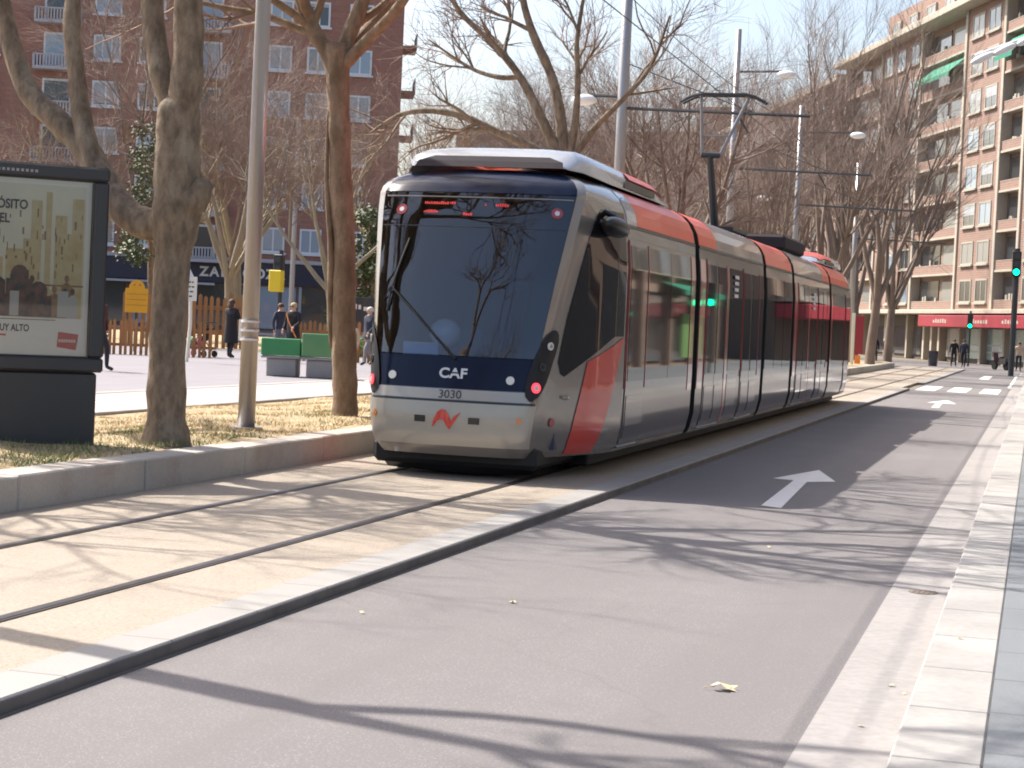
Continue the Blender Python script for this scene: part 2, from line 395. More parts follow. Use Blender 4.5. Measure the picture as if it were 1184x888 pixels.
# right side
struct(MB().box(-.84, -.452, -30, 108, -.01, .006).build('gutter', 'gutter'))
k = MB(); y = -30
while y < 108: k.bbox(-.45, -.112, y, y+1.0-.006, -.01, .10, .01); y += 1.0
struct(k.build('pavement_kerb', 'kerbright'))
struct(MB().box(2.89, 9.8, -30, 108, 0, .104).build('sidewalk', 'sidewalk', loc=(-3, 0, 0)))
# paint
a = MB()
def gp(p): return [(x, y, .005) for x, y in p]
a.add(gp([(-2.44, 17.57), (-2.235, 17.45), (-2.385, 20.75), (-2.10, 21.05), (-2.47, 22.7), (-2.79, 20.95), (-2.545, 20.85)]), [(0, 1, 2, 3, 4, 5, 6)])
struct(a.build('arrow_marking', 'whitepaint'))
a = MB(); a.add(gp([(-2.40, 46.0), (-2.22, 46.0), (-2.30, 49.4), (-1.95, 49.5), (-2.3, 52.2), (-2.7, 49.5), (-2.45, 49.4)]), [(0, 1, 2, 3, 4, 5, 6)])
struct(a.build('arrow_marking', 'whitepaint'))
for x0, x1 in ((-3.72, -3.10), (-2.72, -2.12), (-1.72, -1.13)):
    struct(MB().add(gp([(x0, 60.8), (x1, 60.8), (x1, 67), (x0, 67)]), [(0, 1, 2, 3)]).build('crossing_stripe', 'whitepaint'))
struct(MB().add(gp([(-.98, 70), (-.86, 70), (-.86, 96), (-.98, 96)]), [(0, 1, 2, 3)]).build('edge_line', 'whitepaint'))
struct(MB().add(gp([(-2.4, 84), (-2.0, 84), (-2.0, 92), (-2.4, 92)]), [(0, 1, 2, 3)]).build('lane_marking', 'whitepaint'))
# asphalt repair joint and drain
dr = MB(); dr.disc((-.63, 12.32, .004), (0, 0, 1), .095, .006, 24)
for q in range(5): dr.box(-.70+q*.033, -.685+q*.033, 12.26, 12.38, .008, .013)
tag(dr.build('gully_cover', 'drain'), 'small round rusty drain cover set in the pale gutter', 'drain cover')
lf = MB(); lf.use('leaf')
pts = [(0, 0), (.03, .02), (.02, .05), (.055, .045), (.07, .08), (.09, .05), (.12, .055), (.10, .025), (.13, .0), (.09, -.005), (.08, -.035), (.05, -.015), (.02, -.03)]
lf.add([(x, y, .008+.02*sin(x*40)*cos(y*30)+.012) for x, y in pts], [tuple(range(len(pts)))]).tube([(-.03, -.02, .012), (.02, .005, .016)], .002, 4)
o = lf.build('leaf', None, loc=(-1.36, 8.42, 0)); tag(o, 'curled pale dry leaf lying alone on the asphalt', 'leaf')
o2 = o.copy(); C.objects.link(o2); o2.location = (-2.85, 10.4, 0); o2.scale = (.45, .45, .45); o2.rotation_euler = (0, 0, 2); o2['label'] = 'tiny pale fleck of leaf on the asphalt beside the track kerb'
rq = random.Random(6)
for x, y in ((-.56, 8.9), (-.50, 8.75), (-.62, 7.9), (-3.5, 9.6), (-5.3, 12.1), (-6.9, 13.2), (-1.9, 14.2), (-.3, 9.9), (-4.5, 14.8)):
    q_ = o.copy(); C.objects.link(q_); q_.location = (x, y, .066 if -7 < x < -3.9 else (.103 if x > -.45 else .007)); s_ = rq.uniform(.18, .34); q_.scale = (s_, s_, s_); q_.rotation_euler = (rq.uniform(-.2, .2), 0, rq.uniform(0, 6))
    q_['label'] = 'small scrap of dry leaf lying loose on the street surface'; q_['group'] = 'leaf scraps on the street'
# dry grass: thousands of blades
rr = random.Random(21)
def blades(n, x0, x1, y0, y1, hmin, hmax, w, clump=True):
    mb = MB(); cl = [(rr.uniform(x0, x1), rr.uniform(y0, y1)) for _ in range(max(8, n//45))]
    for _ in range(n):
        if clump and rr.random() < .75:
            c = rr.choice(cl); x, y = c[0]+rr.gauss(0, .14), c[1]+rr.gauss(0, .14)
        else: x, y = rr.uniform(x0, x1), rr.uniform(y0, y1)
        x = min(max(x, -11.6), -7.63)
        z = vz(x, y)-.005; h = rr.uniform(hmin, hmax); a_ = rr.uniform(0, 2*pi); t = rr.uniform(0, 2*pi); l = h*rr.uniform(.2, 1.4)
        mb.add([(x-cos(a_)*w, y-sin(a_)*w, z), (x+cos(a_)*w, y+sin(a_)*w, z), (x+cos(t)*l, y+sin(t)*l, z+h)], [(0, 1, 2)])
    return mb
tag(blades(26000, -11.5, -7.55, 12.5, 36, .012, .055, .006).build('dry_grass', 'straw'), 'straw coloured dry grass and litter on the verge', 'grass', kind='stuff')
g = blades(2600, -8.9, -7.55, 13.0, 17.5, .02, .07, .005); g2 = blades(1500, -9.2, -7.6, 17, 24, .02, .06, .005)
g.add(g2.v, g2.f)
tag(g.build('green_grass', 'greengrass'), 'thin green grass tufts along the left kerb', 'grass', kind='stuff')

# ------------------------------------------------------------------ trees
def branch(rnd, p, d, length, r0, r1, segs, wander, trop):
    pts = [p.copy()]; rad = [r0]; d = d.normalized(); st = length/segs
    for k in range(segs):
        d = (d + Vector((rnd.gauss(0, wander), rnd.gauss(0, wander), rnd.gauss(0, wander)+trop))).normalized()
        p = p + d*st; pts.append(p.copy()); rad.append(lerp(r0, r1, (k+1)/segs))
    return pts, rad
def sprout(mb, rnd, pts, rad, lvl, spec, bigmb=None, zmin=None):
    """recursive side branches; spec[lvl] = (count, length, spread, wander, trop, segs, sides)"""
    if lvl >= len(spec): return
    n, ln, spr, wan, tro, segs, sides = spec[lvl]
    tot = len(pts)-1
    for i in range(n):
        t = (rnd.uniform(.25, 1.0) if lvl else rnd.uniform(.35, 1.0)) * tot
        k = min(int(t), tot-1); u = t-k
        p = pts[k].lerp(pts[k+1], u); d0 = (pts[k+1]-pts[k]).normalized(); rr_ = lerp(rad[k], rad[k+1], u)
        o = d0.orthogonal().normalized(); o.rotate(Matrix.Rotation(rnd.uniform(0, 2*pi), 3, d0)) if False else None
        o = Matrix.Rotation(rnd.uniform(0, 2*pi), 3, d0) @ d0.orthogonal().normalized()
        d = d0*cos(spr) + o*sin(spr)*rnd.uniform(.6, 1.2)
        L_ = ln*rnd.uniform(.6, 1.25); r0 = max(rr_*.62, .0035)
        r1 = max(r0*.35, .0028)
        bp, br = branch(rnd, p, d, L_, r0, r1, segs, wan, tro)
        if zmin and p.z < zmin and not (p.x < -1.75): continue
        (bigmb if (bigmb and lvl == 0) else mb).tube(bp, br, sides, cap=False)
        sprout(mb, rnd, bp, br, lvl+1, spec, bigmb)
def fat(pts, n, rnd, rad, wob=.12):
    """resample a limb polyline smoothly with lumps"""
    P = [Vector(p) for p in pts]; out = []; ro = []
    for k in range(len(P)-1):
        p0, p1, p2, p3 = P[max(k-1, 0)], P[k], P[k+1], P[min(k+2, len(P)-1)]
        for j in range(n):
            t = j/n; out.append(.5*((2*p1)+(p2-p0)*t+(2*p0-5*p1+4*p2-p3)*t*t+(3*p1-p0-3*p2+p3)*t*t*t)); ro.append(lerp(rad[k], rad[k+1], t)*(1+wob*(rnd.random()-.5)))
    out.append(P[-1]); ro.append(rad[-1]); return out, ro

def hand_tree(name, base, limbs, spec, bark, twigm, label, seed, sides=16, zmin=None):
    """limbs: list of (points, radii) in local metres, first = trunk"""
    rnd = random.Random(seed); t = thing(name, base, label, 'tree', group='plane trees on the dry verge')
    tr = MB(); cr = MB()
    for i, (pts, rad) in enumerate(limbs):
        p, r = fat(pts, 5, rnd, rad); tr.tube(p, r, sides if max(rad) > .09 else 10, cap=True, wob=.07, rnd=rnd)
        if i: sprout(cr, rnd, p, r, 0, spec, tr, zmin)
    tr.build('trunk', bark, t, smooth=True); cr.build('crown', twigm, t)
    return t
TW = [(8, 2.1, .75, .12, .04, 7, 6), (7, 1.2, .7, .14, .04, 6, 4), (6, .6, .7, .15, .03, 4, 3)]
# tree 1 (right of the advertising panel): stout trunk, fork, one limb bent back over the panel
hand_tree('plane_tree', (-7.92, 16.1, .3), [
    ([(0, 0, -.05), (0, 0, .25), (-.02, 0, 1.0), (0, .0, 1.8), (.02, 0, 2.25), (.0, 0, 2.9), (.0, 0, 3.2), (0, 0, 3.4)], [.29, .195, .17, .172, .235, .21, .19, .05]),
    ([(.02, 0, 2.7), (-.10, .03, 3.25), (-.24, .05, 3.6), (-.36, .1, 4.1), (-.42, .15, 4.7), (-.6, .2, 6.0), (-1.0, .3, 8.2)], [.12, .125, .115, .105, .10, .08, .05]),
    ([(-.02, 0, 2.7), (.06, -.02, 3.25), (.10, -.05, 3.7), (.10, -.1, 4.4), (.12, -.1, 5.2), (.5, -.4, 6.4), (.9, -.6, 8.0)], [.14, .155, .145, .135, .11, .08, .04]),
    ([(.05, 0, 2.15), (-.25, .05, 2.10), (-.55, .1, 2.2), (-.85, .2, 2.5), (-1.15, .3, 2.85), (-1.45, .3, 3.1), (-1.9, .4, 3.5), (-2.3, .5, 4.6), (-2.6, .6, 6.6)], [.18, .16, .145, .14, .13, .12, .11, .08, .05]),
    ([(-.95, .2, 2.6), (-1.12, .25, 3.0), (-1.25, .3, 3.5), (-1.36, .35, 4.1), (-1.4, .5, 5.2), (-1.7, .6, 7.0)], [.11, .10, .09, .085, .07, .04]),
    ([(.0, 0, 2.3), (.17, -.03, 2.32), (.27, -.04, 2.42), (.29, -.04, 2.55)], [.19, .16, .12, .06]),
    ([(.15, -.1, 4.6), (.7, -.7, 5.2), (1.4, -1.5, 6.0), (2.2, -2.2, 7.2)], [.09, .07, .05, .03]),
    ([(.1, -.1, 5.0), (.6, .8, 5.8), (1.0, 1.8, 6.8), (1.3, 2.6, 8.0)], [.09, .07, .05, .03]),
    ([(.12, -.1, 5.0), (.5, -.3, 5.9), (.4, .5, 6.8), (1.1, .9, 7.6), (1.9, .7, 8.6)], [.09, .07, .06, .045, .02]),
    ([(.1, -.1, 4.8), (.9, -.2, 5.5), (1.6, .5, 6.0), (2.5, .4, 6.4), (3.3, 1.0, 7.2)], [.09, .075, .06, .04, .02]),
    ([(0.03, 0, 3.5), (.05, .02, 3.72), (.07, .03, 4.0), (.02, .02, 4.6)], [.018, .014, .012, .008]),
], TW, 'bark_near', 'twig', 'stout brown plane tree beside the advertising panel, forking low with one bent limb', 3, zmin=4.7)
# tree 2 (left of the tram)
hand_tree('plane_tree', (-8.33, 21.9, .3), [
    ([(0, 0, -.05), (0, 0, .3), (-.06, 0, 1.2), (-.09, 0, 2.1), (-.18, 0, 3.0), (-.26, 0, 4.0), (-.30, 0, 4.7)], [.19, .16, .15, .145, .14, .14, .16]),
    ([(-.3, 0, 4.3), (-.42, 0, 4.6), (-.62, 0, 4.85), (-.8, -.1, 5.4), (-.9, -.1, 6.6), (-1.3, -.2, 8.2)], [.13, .11, .10, .085, .06, .03]),
    ([(-.28, 0, 4.35), (-.2, .05, 4.75), (-.05, .1, 5.2), (.3, .2, 6.4), (.3, .4, 8.4)], [.12, .10, .09, .06, .03]),
    ([(-.25, 0, 4.4), (.15, -.1, 4.75), (.8, -.6, 5.2), (1.6, -1.2, 6.2), (2.4, -1.6, 7.6)], [.09, .08, .06, .05, .03]),
    ([(-.25, 0, 4.5), (.2, .7, 5.4), (.9, 1.6, 6.6), (1.4, 2.3, 8.0)], [.08, .07, .05, .03]),
    ([(-.19, -.05, .9), (-.23, -.08, 1.5), (-.24, -.08, 2.1), (-.34, -.08, 3.0), (-.36, -.06, 3.9)], [.03, .035, .045, .03, .02]),
], TW, 'bark_orange', 'twig', 'slim orange-barked plane tree left of the tram, pale scar down its left edge', 8, zmin=4.6)
# trees outside the left edge whose limbs shade the road
hand_tree('plane_tree', (-8.1, 8.95, .3), [
    ([(0, 0, 0), (0, 0, .3), (.0, 0, 1.2), (.03, 0, 2.4), (0, 0, 3.6), (.06, 0, 4.8), (.02, 0, 6.0)], [.21, .16, .14, .13, .12, .115, .12]),
    ([(.02, 0, 5.7), (.1, -.05, 6.4), (.05, 0, 7.4), (.3, 0, 8.6), (.5, .2, 10.0)], [.10, .085, .075, .05, .03]),
    ([(.02, 0, 6.1), (.4, .4, 6.8), (1.0, .3, 7.4), (1.6, -.3, 8.0), (2.4, -.4, 8.8)], [.07, .06, .045, .035, .02]),
], TW, 'bark_near', 'twig', 'plane tree on the verge just left of the advertising panel, outside the picture', 15)
hand_tree('plane_tree', (-8.3, 3.0, .3), [
    ([(0, 0, 0), (0, 0, 1.2), (.05, 0, 2.6), (0, 0, 4.0)], [.2, .16, .14, .15]),
    ([(.05, 0, 3.9), (.2, .4, 5.0), (.3, .8, 6.6), (.8, 1.0, 8.6)], [.12, .10, .07, .03]),
    ([(.1, 0, 3.9), (1.0, .9, 4.9), (2.2, 1.8, 5.8), (3.2, 2.4, 7.0)], [.11, .09, .06, .03]),
    ([(-.1, 0, 3.9), (-.6, -.9, 5.2), (-.9, -1.3, 7.4)], [.11, .09, .04]),
], TW, 'bark_near', 'twig', 'plane tree on the verge nearest the camera, outside the picture', 17)
hand_tree('plane_tree', (-13.1, 14.2, .15), [
    ([(0, 0, 0), (0, 0, 1.5), (.05, 0, 3.2), (0, 0, 4.4)], [.2, .16, .14, .16]),
    ([(0, 0, 4.3), (.5, -.2, 5.0), (1.0, -.6, 5.6), (1.0, -1.2, 6.3), (1.6, -1.5, 7.0)], [.12, .10, .08, .06, .03]),
    ([(0, 0, 4.3), (.2, .5, 5.2), (.9, 1.0, 5.8), (1.7, .9, 6.6), (1.9, 1.5, 7.6)], [.12, .10, .08, .06, .03]),
    ([(0, 0, 4.3), (-.4, .2, 5.4), (-.3, .8, 6.6), (.3, .9, 7.8)], [.11, .09, .06, .03]),
], TW, 'bark_near', 'twig', 'plane tree by the cycle path left of the picture, level with the advertising panel', 41, zmin=4.8)
hand_tree('plane_tree', (-13.4, 18.4, .15), [
    ([(0, 0, 0), (0, 0, 1.5), (.05, 0, 3.2), (0, 0, 4.6)], [.2, .16, .14, .16]),
    ([(0, 0, 4.5), (.6, -.3, 5.3), (.9, -1.0, 5.9), (1.7, -1.2, 6.5), (1.9, -1.9, 7.3)], [.12, .10, .08, .06, .03]),
    ([(0, 0, 4.5), (.3, .4, 5.4), (.5, 1.2, 6.2), (1.3, 1.3, 7.0)], [.11, .09, .06, .03]),
    ([(0, 0, 4.5), (-.4, .1, 5.6), (-.6, .8, 6.8), (-.3, .9, 8.2)], [.11, .09, .06, .03]),
], TW, 'bark_near', 'twig', 'plane tree by the cycle path left of the picture, behind the advertising panel', 43, zmin=5.6)
hand_tree('plane_tree', (-8.3, 32.2, .3), [
    ([(0, 0, -.05), (0, 0, .3), (-.02, 0, 1.5), (.03, 0, 2.8), (.0, 0, 4.1)], [.19, .16, .15, .14, .16]),
    ([(0, 0, 4.0), (-.5, -.1, 4.4), (-1.2, -.2, 4.7), (-2.0, -.3, 5.0), (-2.9, -.3, 5.0), (-3.6, -.3, 4.6)], [.11, .09, .075, .06, .045, .02]),
    ([(0, 0, 4.1), (-.35, 0, 4.8), (-.8, 0, 5.6), (-1.3, 0, 6.2), (-2.1, .1, 6.9), (-2.6, .1, 7.7)], [.11, .095, .075, .06, .045, .02]),
    ([(0, 0, 4.1), (-.1, .1, 4.9), (-.3, .1, 5.7), (-.7, .1, 6.5), (-.95, .1, 7.3), (-1.0, .1, 8.4)], [.12, .10, .09, .075, .055, .03]),
    ([(0.05, 0, 4.1), (.15, .1, 4.8), (.2, 0, 5.6), (.15, 0, 6.4), (.3, 0, 7.6)], [.09, .07, .055, .045, .02]),
    ([(0.05, 0, 4.1), (.5, .1, 4.8), (1.0, 0, 5.3), (1.5, 0, 5.9), (1.8, 0, 6.8)], [.08, .06, .05, .035, .02]),
    ([(-.9, 0, 5.7), (-1.3, 0, 5.7), (-1.9, .2, 5.9), (-2.7, .2, 6.4)], [.05, .045, .035, .015]),
], [(7, 1.3, .75, .12, .06, 6, 5), (6, .75, .7, .14, .05, 5, 4), (5, .42, .7, .15, .03, 3, 3)], 'bark_near', 'twig', 'dark bare plane tree fanning out against the sky above the tram roof', 31)

# far trees, four kinds of mesh, each placed as a thing of its own
def far_tree_mesh(seed, H, r, fork, nl, spread, spec, wan=.06, lean=.0, lr=.55):
    rnd = random.Random(seed); tr = MB(); cr = MB()
    p, q = branch(rnd, Vector((0, 0, -.1)), Vector((lean, 0, 1)), fork+.1, r, r*.78, 5, .04, .02); tr.tube(p, q, 9, cap=False)
    for i in range(nl):
        a = 2*pi*i/nl + rnd.uniform(-.4, .4); s = spread*rnd.uniform(.5, 1.2)
        bp, br = branch(rnd, p[-1]-Vector((0, 0, .15)), Vector((cos(a)*s, sin(a)*s, 1)), (H-fork)*rnd.uniform(.75, 1.0), r*lr, r*.10, 9, wan, .05)
        tr.tube(bp, br, 6, cap=False); sprout(cr, rnd, bp, br, 0, spec, tr)
    return tr, cr
S_UP = [(8, 3.0, .55, .07, .06, 6, 4), (7, 1.7, .5, .09, .05, 4, 3), (6, 1.0, .5, .1, .03, 3, 3)]
S_PR = [(7, 1.7, .75, .10, .05, 5, 4), (8, 1.1, .65, .12, .04, 4, 3), (6, .7, .6, .13, .03, 3, 3)]
S_FN = [(10, 2.6, .7, .10, .05, 6, 4), (8, 1.6, .65, .12, .04, 4, 3), (6, 1.0, .6, .13, .03, 3, 3)]
S_BR = [(9, 1.9, .75, .12, .05, 5, 4), (9, 1.2, .65, .13, .04, 4, 3), (7, .75, .6, .14, .03, 3, 3)]
KIND = {}
def far_tree(kind, loc, rz, sc_, label, group='bare trees along the avenue'):
    if kind not in KIND:
        a = {'tall': (51, 15.5, .26, 3.2, 6, .42, S_UP), 'tall2': (52, 13.5, .24, 2.8, 6, .5, S_UP),
             'wide': (53, 9.5, .20, 2.6, 6, .8, S_PR), 'wide2': (54, 8.5, .19, 2.4, 5, .9, S_PR),
             'brown': (57, 9.5, .20, 2.6, 7, .75, S_BR), 'brown2': (58, 8.8, .19, 2.4, 6, .85, S_BR), 'brown3': (59, 14.5, .22, 3.2, 6, .6, S_FN, .09, 0, .42),
             'fine': (55, 15.0, .20, 3.4, 5, .55, S_FN, .09, 0, .40), 'fine2': (56, 13.5, .18, 3.0, 5, .65, S_FN, .09, 0, .40)}[kind]
        tr, cr = far_tree_mesh(*a); o = bpy.data.objects.new('plane_tree', None); C.objects.link(o)
        m1, m2 = {'tall': ('bark_far', 'twig_far'), 'tall2': ('bark_far', 'twig_far'), 'wide': ('bark_pale', 'twig'), 'wide2': ('bark_pale', 'twig'), 'brown': ('bark_far', 'twig_far'), 'brown2': ('bark_far', 'twig_far'), 'brown3': ('bark_far', 'twig_far'), 'fine': ('bark_far', 'twig'), 'fine2': ('bark_far', 'twig_far')}[kind]
        tr.build('trunk', m1, o, smooth=True); cr.build('crown', m2, o); KIND[kind] = o; r = o
    else: r = dup(KIND[kind])
    r.location = loc; r.rotation_euler = (0, 0, rz); r.scale = (sc_,)*3
    return tag(r, label, 'tree', group)
# ------------------------------------------------------------------ tram (local: nose tip at y=0, body runs to +y, z from rail head)
TL = 28.4
W_TAB = [(.22, 1.22), (.30, 1.27), (.50, 1.315), (1.0, 1.325), (2.2, 1.32), (2.62, 1.285), (2.80, 1.245), (2.92, 1.18), (3.01, 1.09), (3.08, .95), (3.13, .76)]
CF_TAB = [(.22, .77), (.30, .80), (.55, .84), (.80, .87), (1.2, .905), (2.0, 1.0), (2.7, 1.085), (2.90, 1.10), (3.0, 1.03), (3.08, .88), (3.13, .68)]
Y0_TAB = [(.22, .12), (.30, .06), (.42, .01), (.60, 0), (.76, .02), (.88, .05), (1.05, .085), (1.3, .15), (2.0, .36), (2.6, .58), (2.85, .69), (2.98, .80), (3.06, .95), (3.13, 1.15)]
TP = [(0, 0, 0), (.12, .25, .004), (.24, .50, .018), (.36, .75, .05), (.46, .93, .11), (.52, 1.0, .20), (.58, 'o', .10, .38), (.68, 'o', .36, .75), (.80, 'o', .66, 1.22), (.90, 'o', .87, 1.62), (1.0, 'o', 1.0, 2.0)]
def nose(t, z, d=0.0):
    """surface point; t in [-1,1] runs from the far corner over the centre line to the near corner; d lifts it off the skin"""
    def raw(t, z):
        s = 1 if t >= 0 else -1; a = abs(t)
        W, c, y0 = interp(W_TAB, z), interp(CF_TAB, z), interp(Y0_TAB, z)
        c = min(c, W*.985)
        def pt(e):
            if e[1] == 'o': x, y = c + (W-c)*e[2], e[3]
            else: x, y = e[1]*c, e[2]
            q = max(0, min(1, (y-.12)/1.88)); return x, y + y0*(1-q)
        for e0, e1 in zip(TP, TP[1:]):
            if a <= e1[0] + 1e-9:
                u = (a-e0[0])/(e1[0]-e0[0]); A, B = pt(e0), pt(e1); return Vector((s*lerp(A[0], B[0], u), lerp(A[1], B[1], u), z))
        A = pt(TP[-1]); return Vector((s*A[0], A[1]+(a-1)*2.0, z))
    p = raw(t, z)
    if d:
        e = .02; du = raw(min(t+e, 1.5), z)-raw(t-e, z); dv = raw(t, z+e)-raw(t, z-e)
        n = du.cross(dv)
        if n.length > 1e-9:
            n.normalize()
            if n.dot(Vector((p.x, p.y-2.2, 0))) < 0: n = -n
            p = p + n*d
    return p
ZS = [.22, .26, .30, .36, .42, .50, .60, .70, .78, .88, .97, 1.06, 1.2, 1.4, 1.6, 1.8, 2.0, 2.2, 2.4, 2.6, 2.7, 2.80, 2.86, 2.92, 2.97, 3.01, 3.05, 3.08, 3.105, 3.13]
def frange(a, b, n): return [lerp(a, b, i/n) for i in range(n+1)]
TS = frange(0, .46, 12) + [.49, .52, .55] + frange(.58, 1.0, 14)
tram = thing('tram', (-5.56, 17.42, .068), 'grey and red five section tram with the number 3030, standing on the beige track bed', 'tram')
def mirror_y(vs): return [(-v[0], TL-v[1], v[2]) for v in vs]
def end_cab(flip):
    """the shell of one driver's cab, open where the windscreen sits"""
    mb = MB(); mb.use('silver')
    tall = [-t for t in reversed(TS[1:])] + TS
    for i in range(len(ZS)-1):
        za, zb = ZS[i], ZS[i+1]
        for j in range(len(tall)-1):
            ta, tb = tall[j], tall[j+1]; tm = abs((ta+tb)/2); zm = (za+zb)/2
            if tm < .46 and 1.2 < zm < 2.86: continue
            mb.use('navy' if (tm < .46 and zm > .88) else 'silver')
            q = [nose(ta, za), nose(tb, za), nose(tb, zb), nose(ta, zb)]
            mb.add(q, [(0, 1, 2, 3)])
    top = [nose(t, 3.13) for t in tall]; mb.use('roofgrey'); mb.add(top + [(0, 2.0, 3.16), ], [(k, k+1, len(top)) for k in range(len(top)-1)])
    if flip: mb.v = mirror_y(mb.v)
    import bmesh
    return mb
cabm = end_cab(False); o = cabm.build('cab_body', None, tram, smooth=True)
import bmesh
def weld(o, ang=35):
    bm = bmesh.new(); bm.from_mesh(o.data); bmesh.ops.remove_doubles(bm, verts=bm.verts, dist=.0006); bmesh.ops.recalc_face_normals(bm, faces=bm.faces); bm.to_mesh(o.data); bm.free()
    o.data.set_sharp_from_angle(angle=radians(ang))
weld(o)
o = end_cab(True).build('cab_body', None, tram, smooth=True); weld(o)
def npatch(name, material, tlo, thi, zlo, zhi, d, nt=14, nz=14, flip=False, smooth=True, parent=None):
    """curved panel lifted off the nose skin; tlo/thi are numbers or functions of z"""
    f0 = tlo if callable(tlo) else (lambda z: tlo); f1 = thi if callable(thi) else (lambda z: thi)
    rows = []
    for z in frange(zlo, zhi, nz): rows.append([nose(lerp(f0(z), f1(z), j/nt), z, d) for j in range(nt+1)])
    n = nt+1; front = MB().grid(rows)
    back = [nose(lerp(f0(z), f1(z), j/nt), z, d-.012) for z in frange(zlo, zhi, nz) for j in range(n)]
    m = len(front.v); front.v += back
    m_ = nz+1; rim = [(i*n) for i in range(m_)]
    def q(a, b): front.f.append((a, b, b+m, a+m)); front.mi.append(0)
    for i in range(m_-1): q(i*n, (i+1)*n); q(i*n+n-1, (i+1)*n+n-1)
    for j in range(n-1): q(j, j+1); q((m_-1)*n+j, (m_-1)*n+j+1)
    if flip: front.v = mirror_y(front.v)
    o = front.build(name, material, parent or tram, smooth=smooth)
    if smooth: o.data.set_sharp_from_angle(angle=radians(40))
    return o
for fl in (False, True):
    npatch('windscreen', 'windscreen', -.458, .458, 1.205, 2.85, .004, 24, 20, fl)
    npatch('bumper', 'bumper', -.50, .50, .33, .745, .028, 26, 10, fl)
    npatch('number_panel', 'bumper', -.455, .455, .775, .872, .006, 24, 3, fl)
    for s in (-1, 1):
        def edge_lo(z): return .60 if z < 1.5 else lerp(.60, .62, (z-1.5)/1.1)
        if s > 0: a_, b_ = edge_lo, (lambda z: 1.0)
        else: a_, b_ = (lambda z: -1.0), (lambda z: -edge_lo(z))
        # side cab window: its lower edge climbs towards the door
        rows = []
        for i in range(19):
            u = i/18; t = lerp(.60, .985, u)
            zb = lerp(1.02, 1.46, min(1, max(0, (u-.08)/.72))) if u > .08 else lerp(1.18, 1.02, u/.08)
            zt = lerp(1.55, 2.52, min(1, u/.24)) if u < .24 else lerp(2.52, 2.60, min(1, (u-.24)/.12))
            zt = {0: 1.62, 1: 2.15, 2: 2.44, 3: 2.60, 4: 2.69, 5: 2.74}.get(i, 2.765)
            rows.append([nose(s*t, lerp(zb, zt, k/14), .006) for k in range(15)])
        g = MB().grid(rows)
        if fl: g.v = mirror_y(g.v)
        g.build('cab_side_window', 'sideglass', tram, smooth=True)
        # slanted red band below it
        rows = []
        for k in range(15):
            u = k/14
            rows.append([nose(s*lerp(lerp(.70, .845, j/10), lerp(.755, .985, j/10), u), lerp(.245, lerp(1.19, 1.455, j/10), u), .009) for j in range(11)])
        g = MB().grid(rows)
        if fl: g.v = mirror_y(g.v)
        g.build('red_band', 'red', tram, smooth=True)
# lamp clusters
def cluster(fl, s):
    rows = []
    for k in range(17):
        u = k/16; z = lerp(.79, 1.50, u)
        c = lerp(.462, .53, u); w = .064*sqrt(max(0.02, 1-abs(2*u-1)**3.2))
        rows.append([nose(s*(c+w*(2*j/8-1)), z, .018) for j in range(9)])
    g = MB().grid(rows); 
    if fl: g.v = mirror_y(g.v)
    lamp = g.build('lamp_cluster', 'rubber', tram, smooth=True)
    def spot(name, m1, m2, t, z, r):
        p = nose(s*t, z, .018); q = nose(s*t, z, .05); n = q-p
        b_ = MB(); b_.use(m1); b_.disc(p, n, r, .016, 18); b_.use(m2); b_.disc(p+n.normalized()*.016, n, r*.5, .004, 14)
        if fl: b_.v = mirror_y(b_.v)
        b_.build(name, None, lamp)
    spot('headlight', 'lens', 'lenscore', .517, 1.34, .04)
    spot('indicator', 'darkpanel', 'rubber', .495, 1.13, .04)
    spot('tail_light', 'lampred', 'lens', .476, .925, .052)
    p = nose(s*.33, .985, .006); b_ = MB(); b_.disc(p, nose(s*.33, .985, .1)-p, .042, .012, 18)
    if fl: b_.v = mirror_y(b_.v)
    b_.build('round_lamp', 'lens', tram)
for fl in (False, True):
    for s in (-1, 1): cluster(fl, s)
# front details
fr = MB(); fr.use('black')
for za in (.752,): fr.grid([[nose(t, z, .008) for t in frange(-.50, .50, 26)] for z in (za, za+.016)])
fr.build('bumper_seam', None, tram)
for s, t0, z0 in ((-1, -.15, .575), (1, .165, .575)):
    gr = MB(); gr.use('black').grid([[nose(t, z, .033) for t in frange(t0-.032, t0+.032, 4)] for z in (.545, .605)])
    gr.use('panelgrey')
    for q in range(3): gr.grid([[nose(t, z, .037) for t in frange(t0-.028, t0+.028, 4)] for z in (.555+q*.017, .562+q*.017)])
    gr.build('bumper_grille', None, tram)
for t in (-.44, .415):
    p = nose(t, .60, .03); b_ = MB(); b_.prism([(.034, 0), (0, .034), (-.034, 0), (0, -.034)], lambda u, v, d: nose(t+u*.42, .60+v, .029+d), .006); b_.build('reflector', 'orange', tram)
def swoosh_poly():
    up = [(-.30, -.16), (-.27, -.02), (-.20, .10), (-.11, .16), (-.02, .15), (.05, .06), (.10, -.03), (.18, .05), (.31, .12)]
    lo = [(.22, .02), (.14, -.10), (.08, -.19), (.02, -.13), (-.05, -.03), (-.12, -.01), (-.19, -.04), (-.25, -.12)]
    return up+lo
sp_ = swoosh_poly(); pts = []
b_ = MB()
up, lo = sp_[:9], list(reversed(sp_[9:]))+[sp_[8]]
lo = [sp_[0]]+list(reversed(sp_[9:]))[1:]+[sp_[8]]
def fp(u, v, d=.036): return nose(.005+u*.27, .585+v*.55, d)
L9 = [(-.30, -.16), (-.25, -.12), (-.19, -.04), (-.12, -.01), (-.05, -.03), (.02, -.13), (.08, -.19), (.14, -.10), (.31, .12)]
b_.grid([[fp(*p) for p in up], [fp(*p) for p in L9]]); b_.build('swoosh_emblem', 'red', tram)
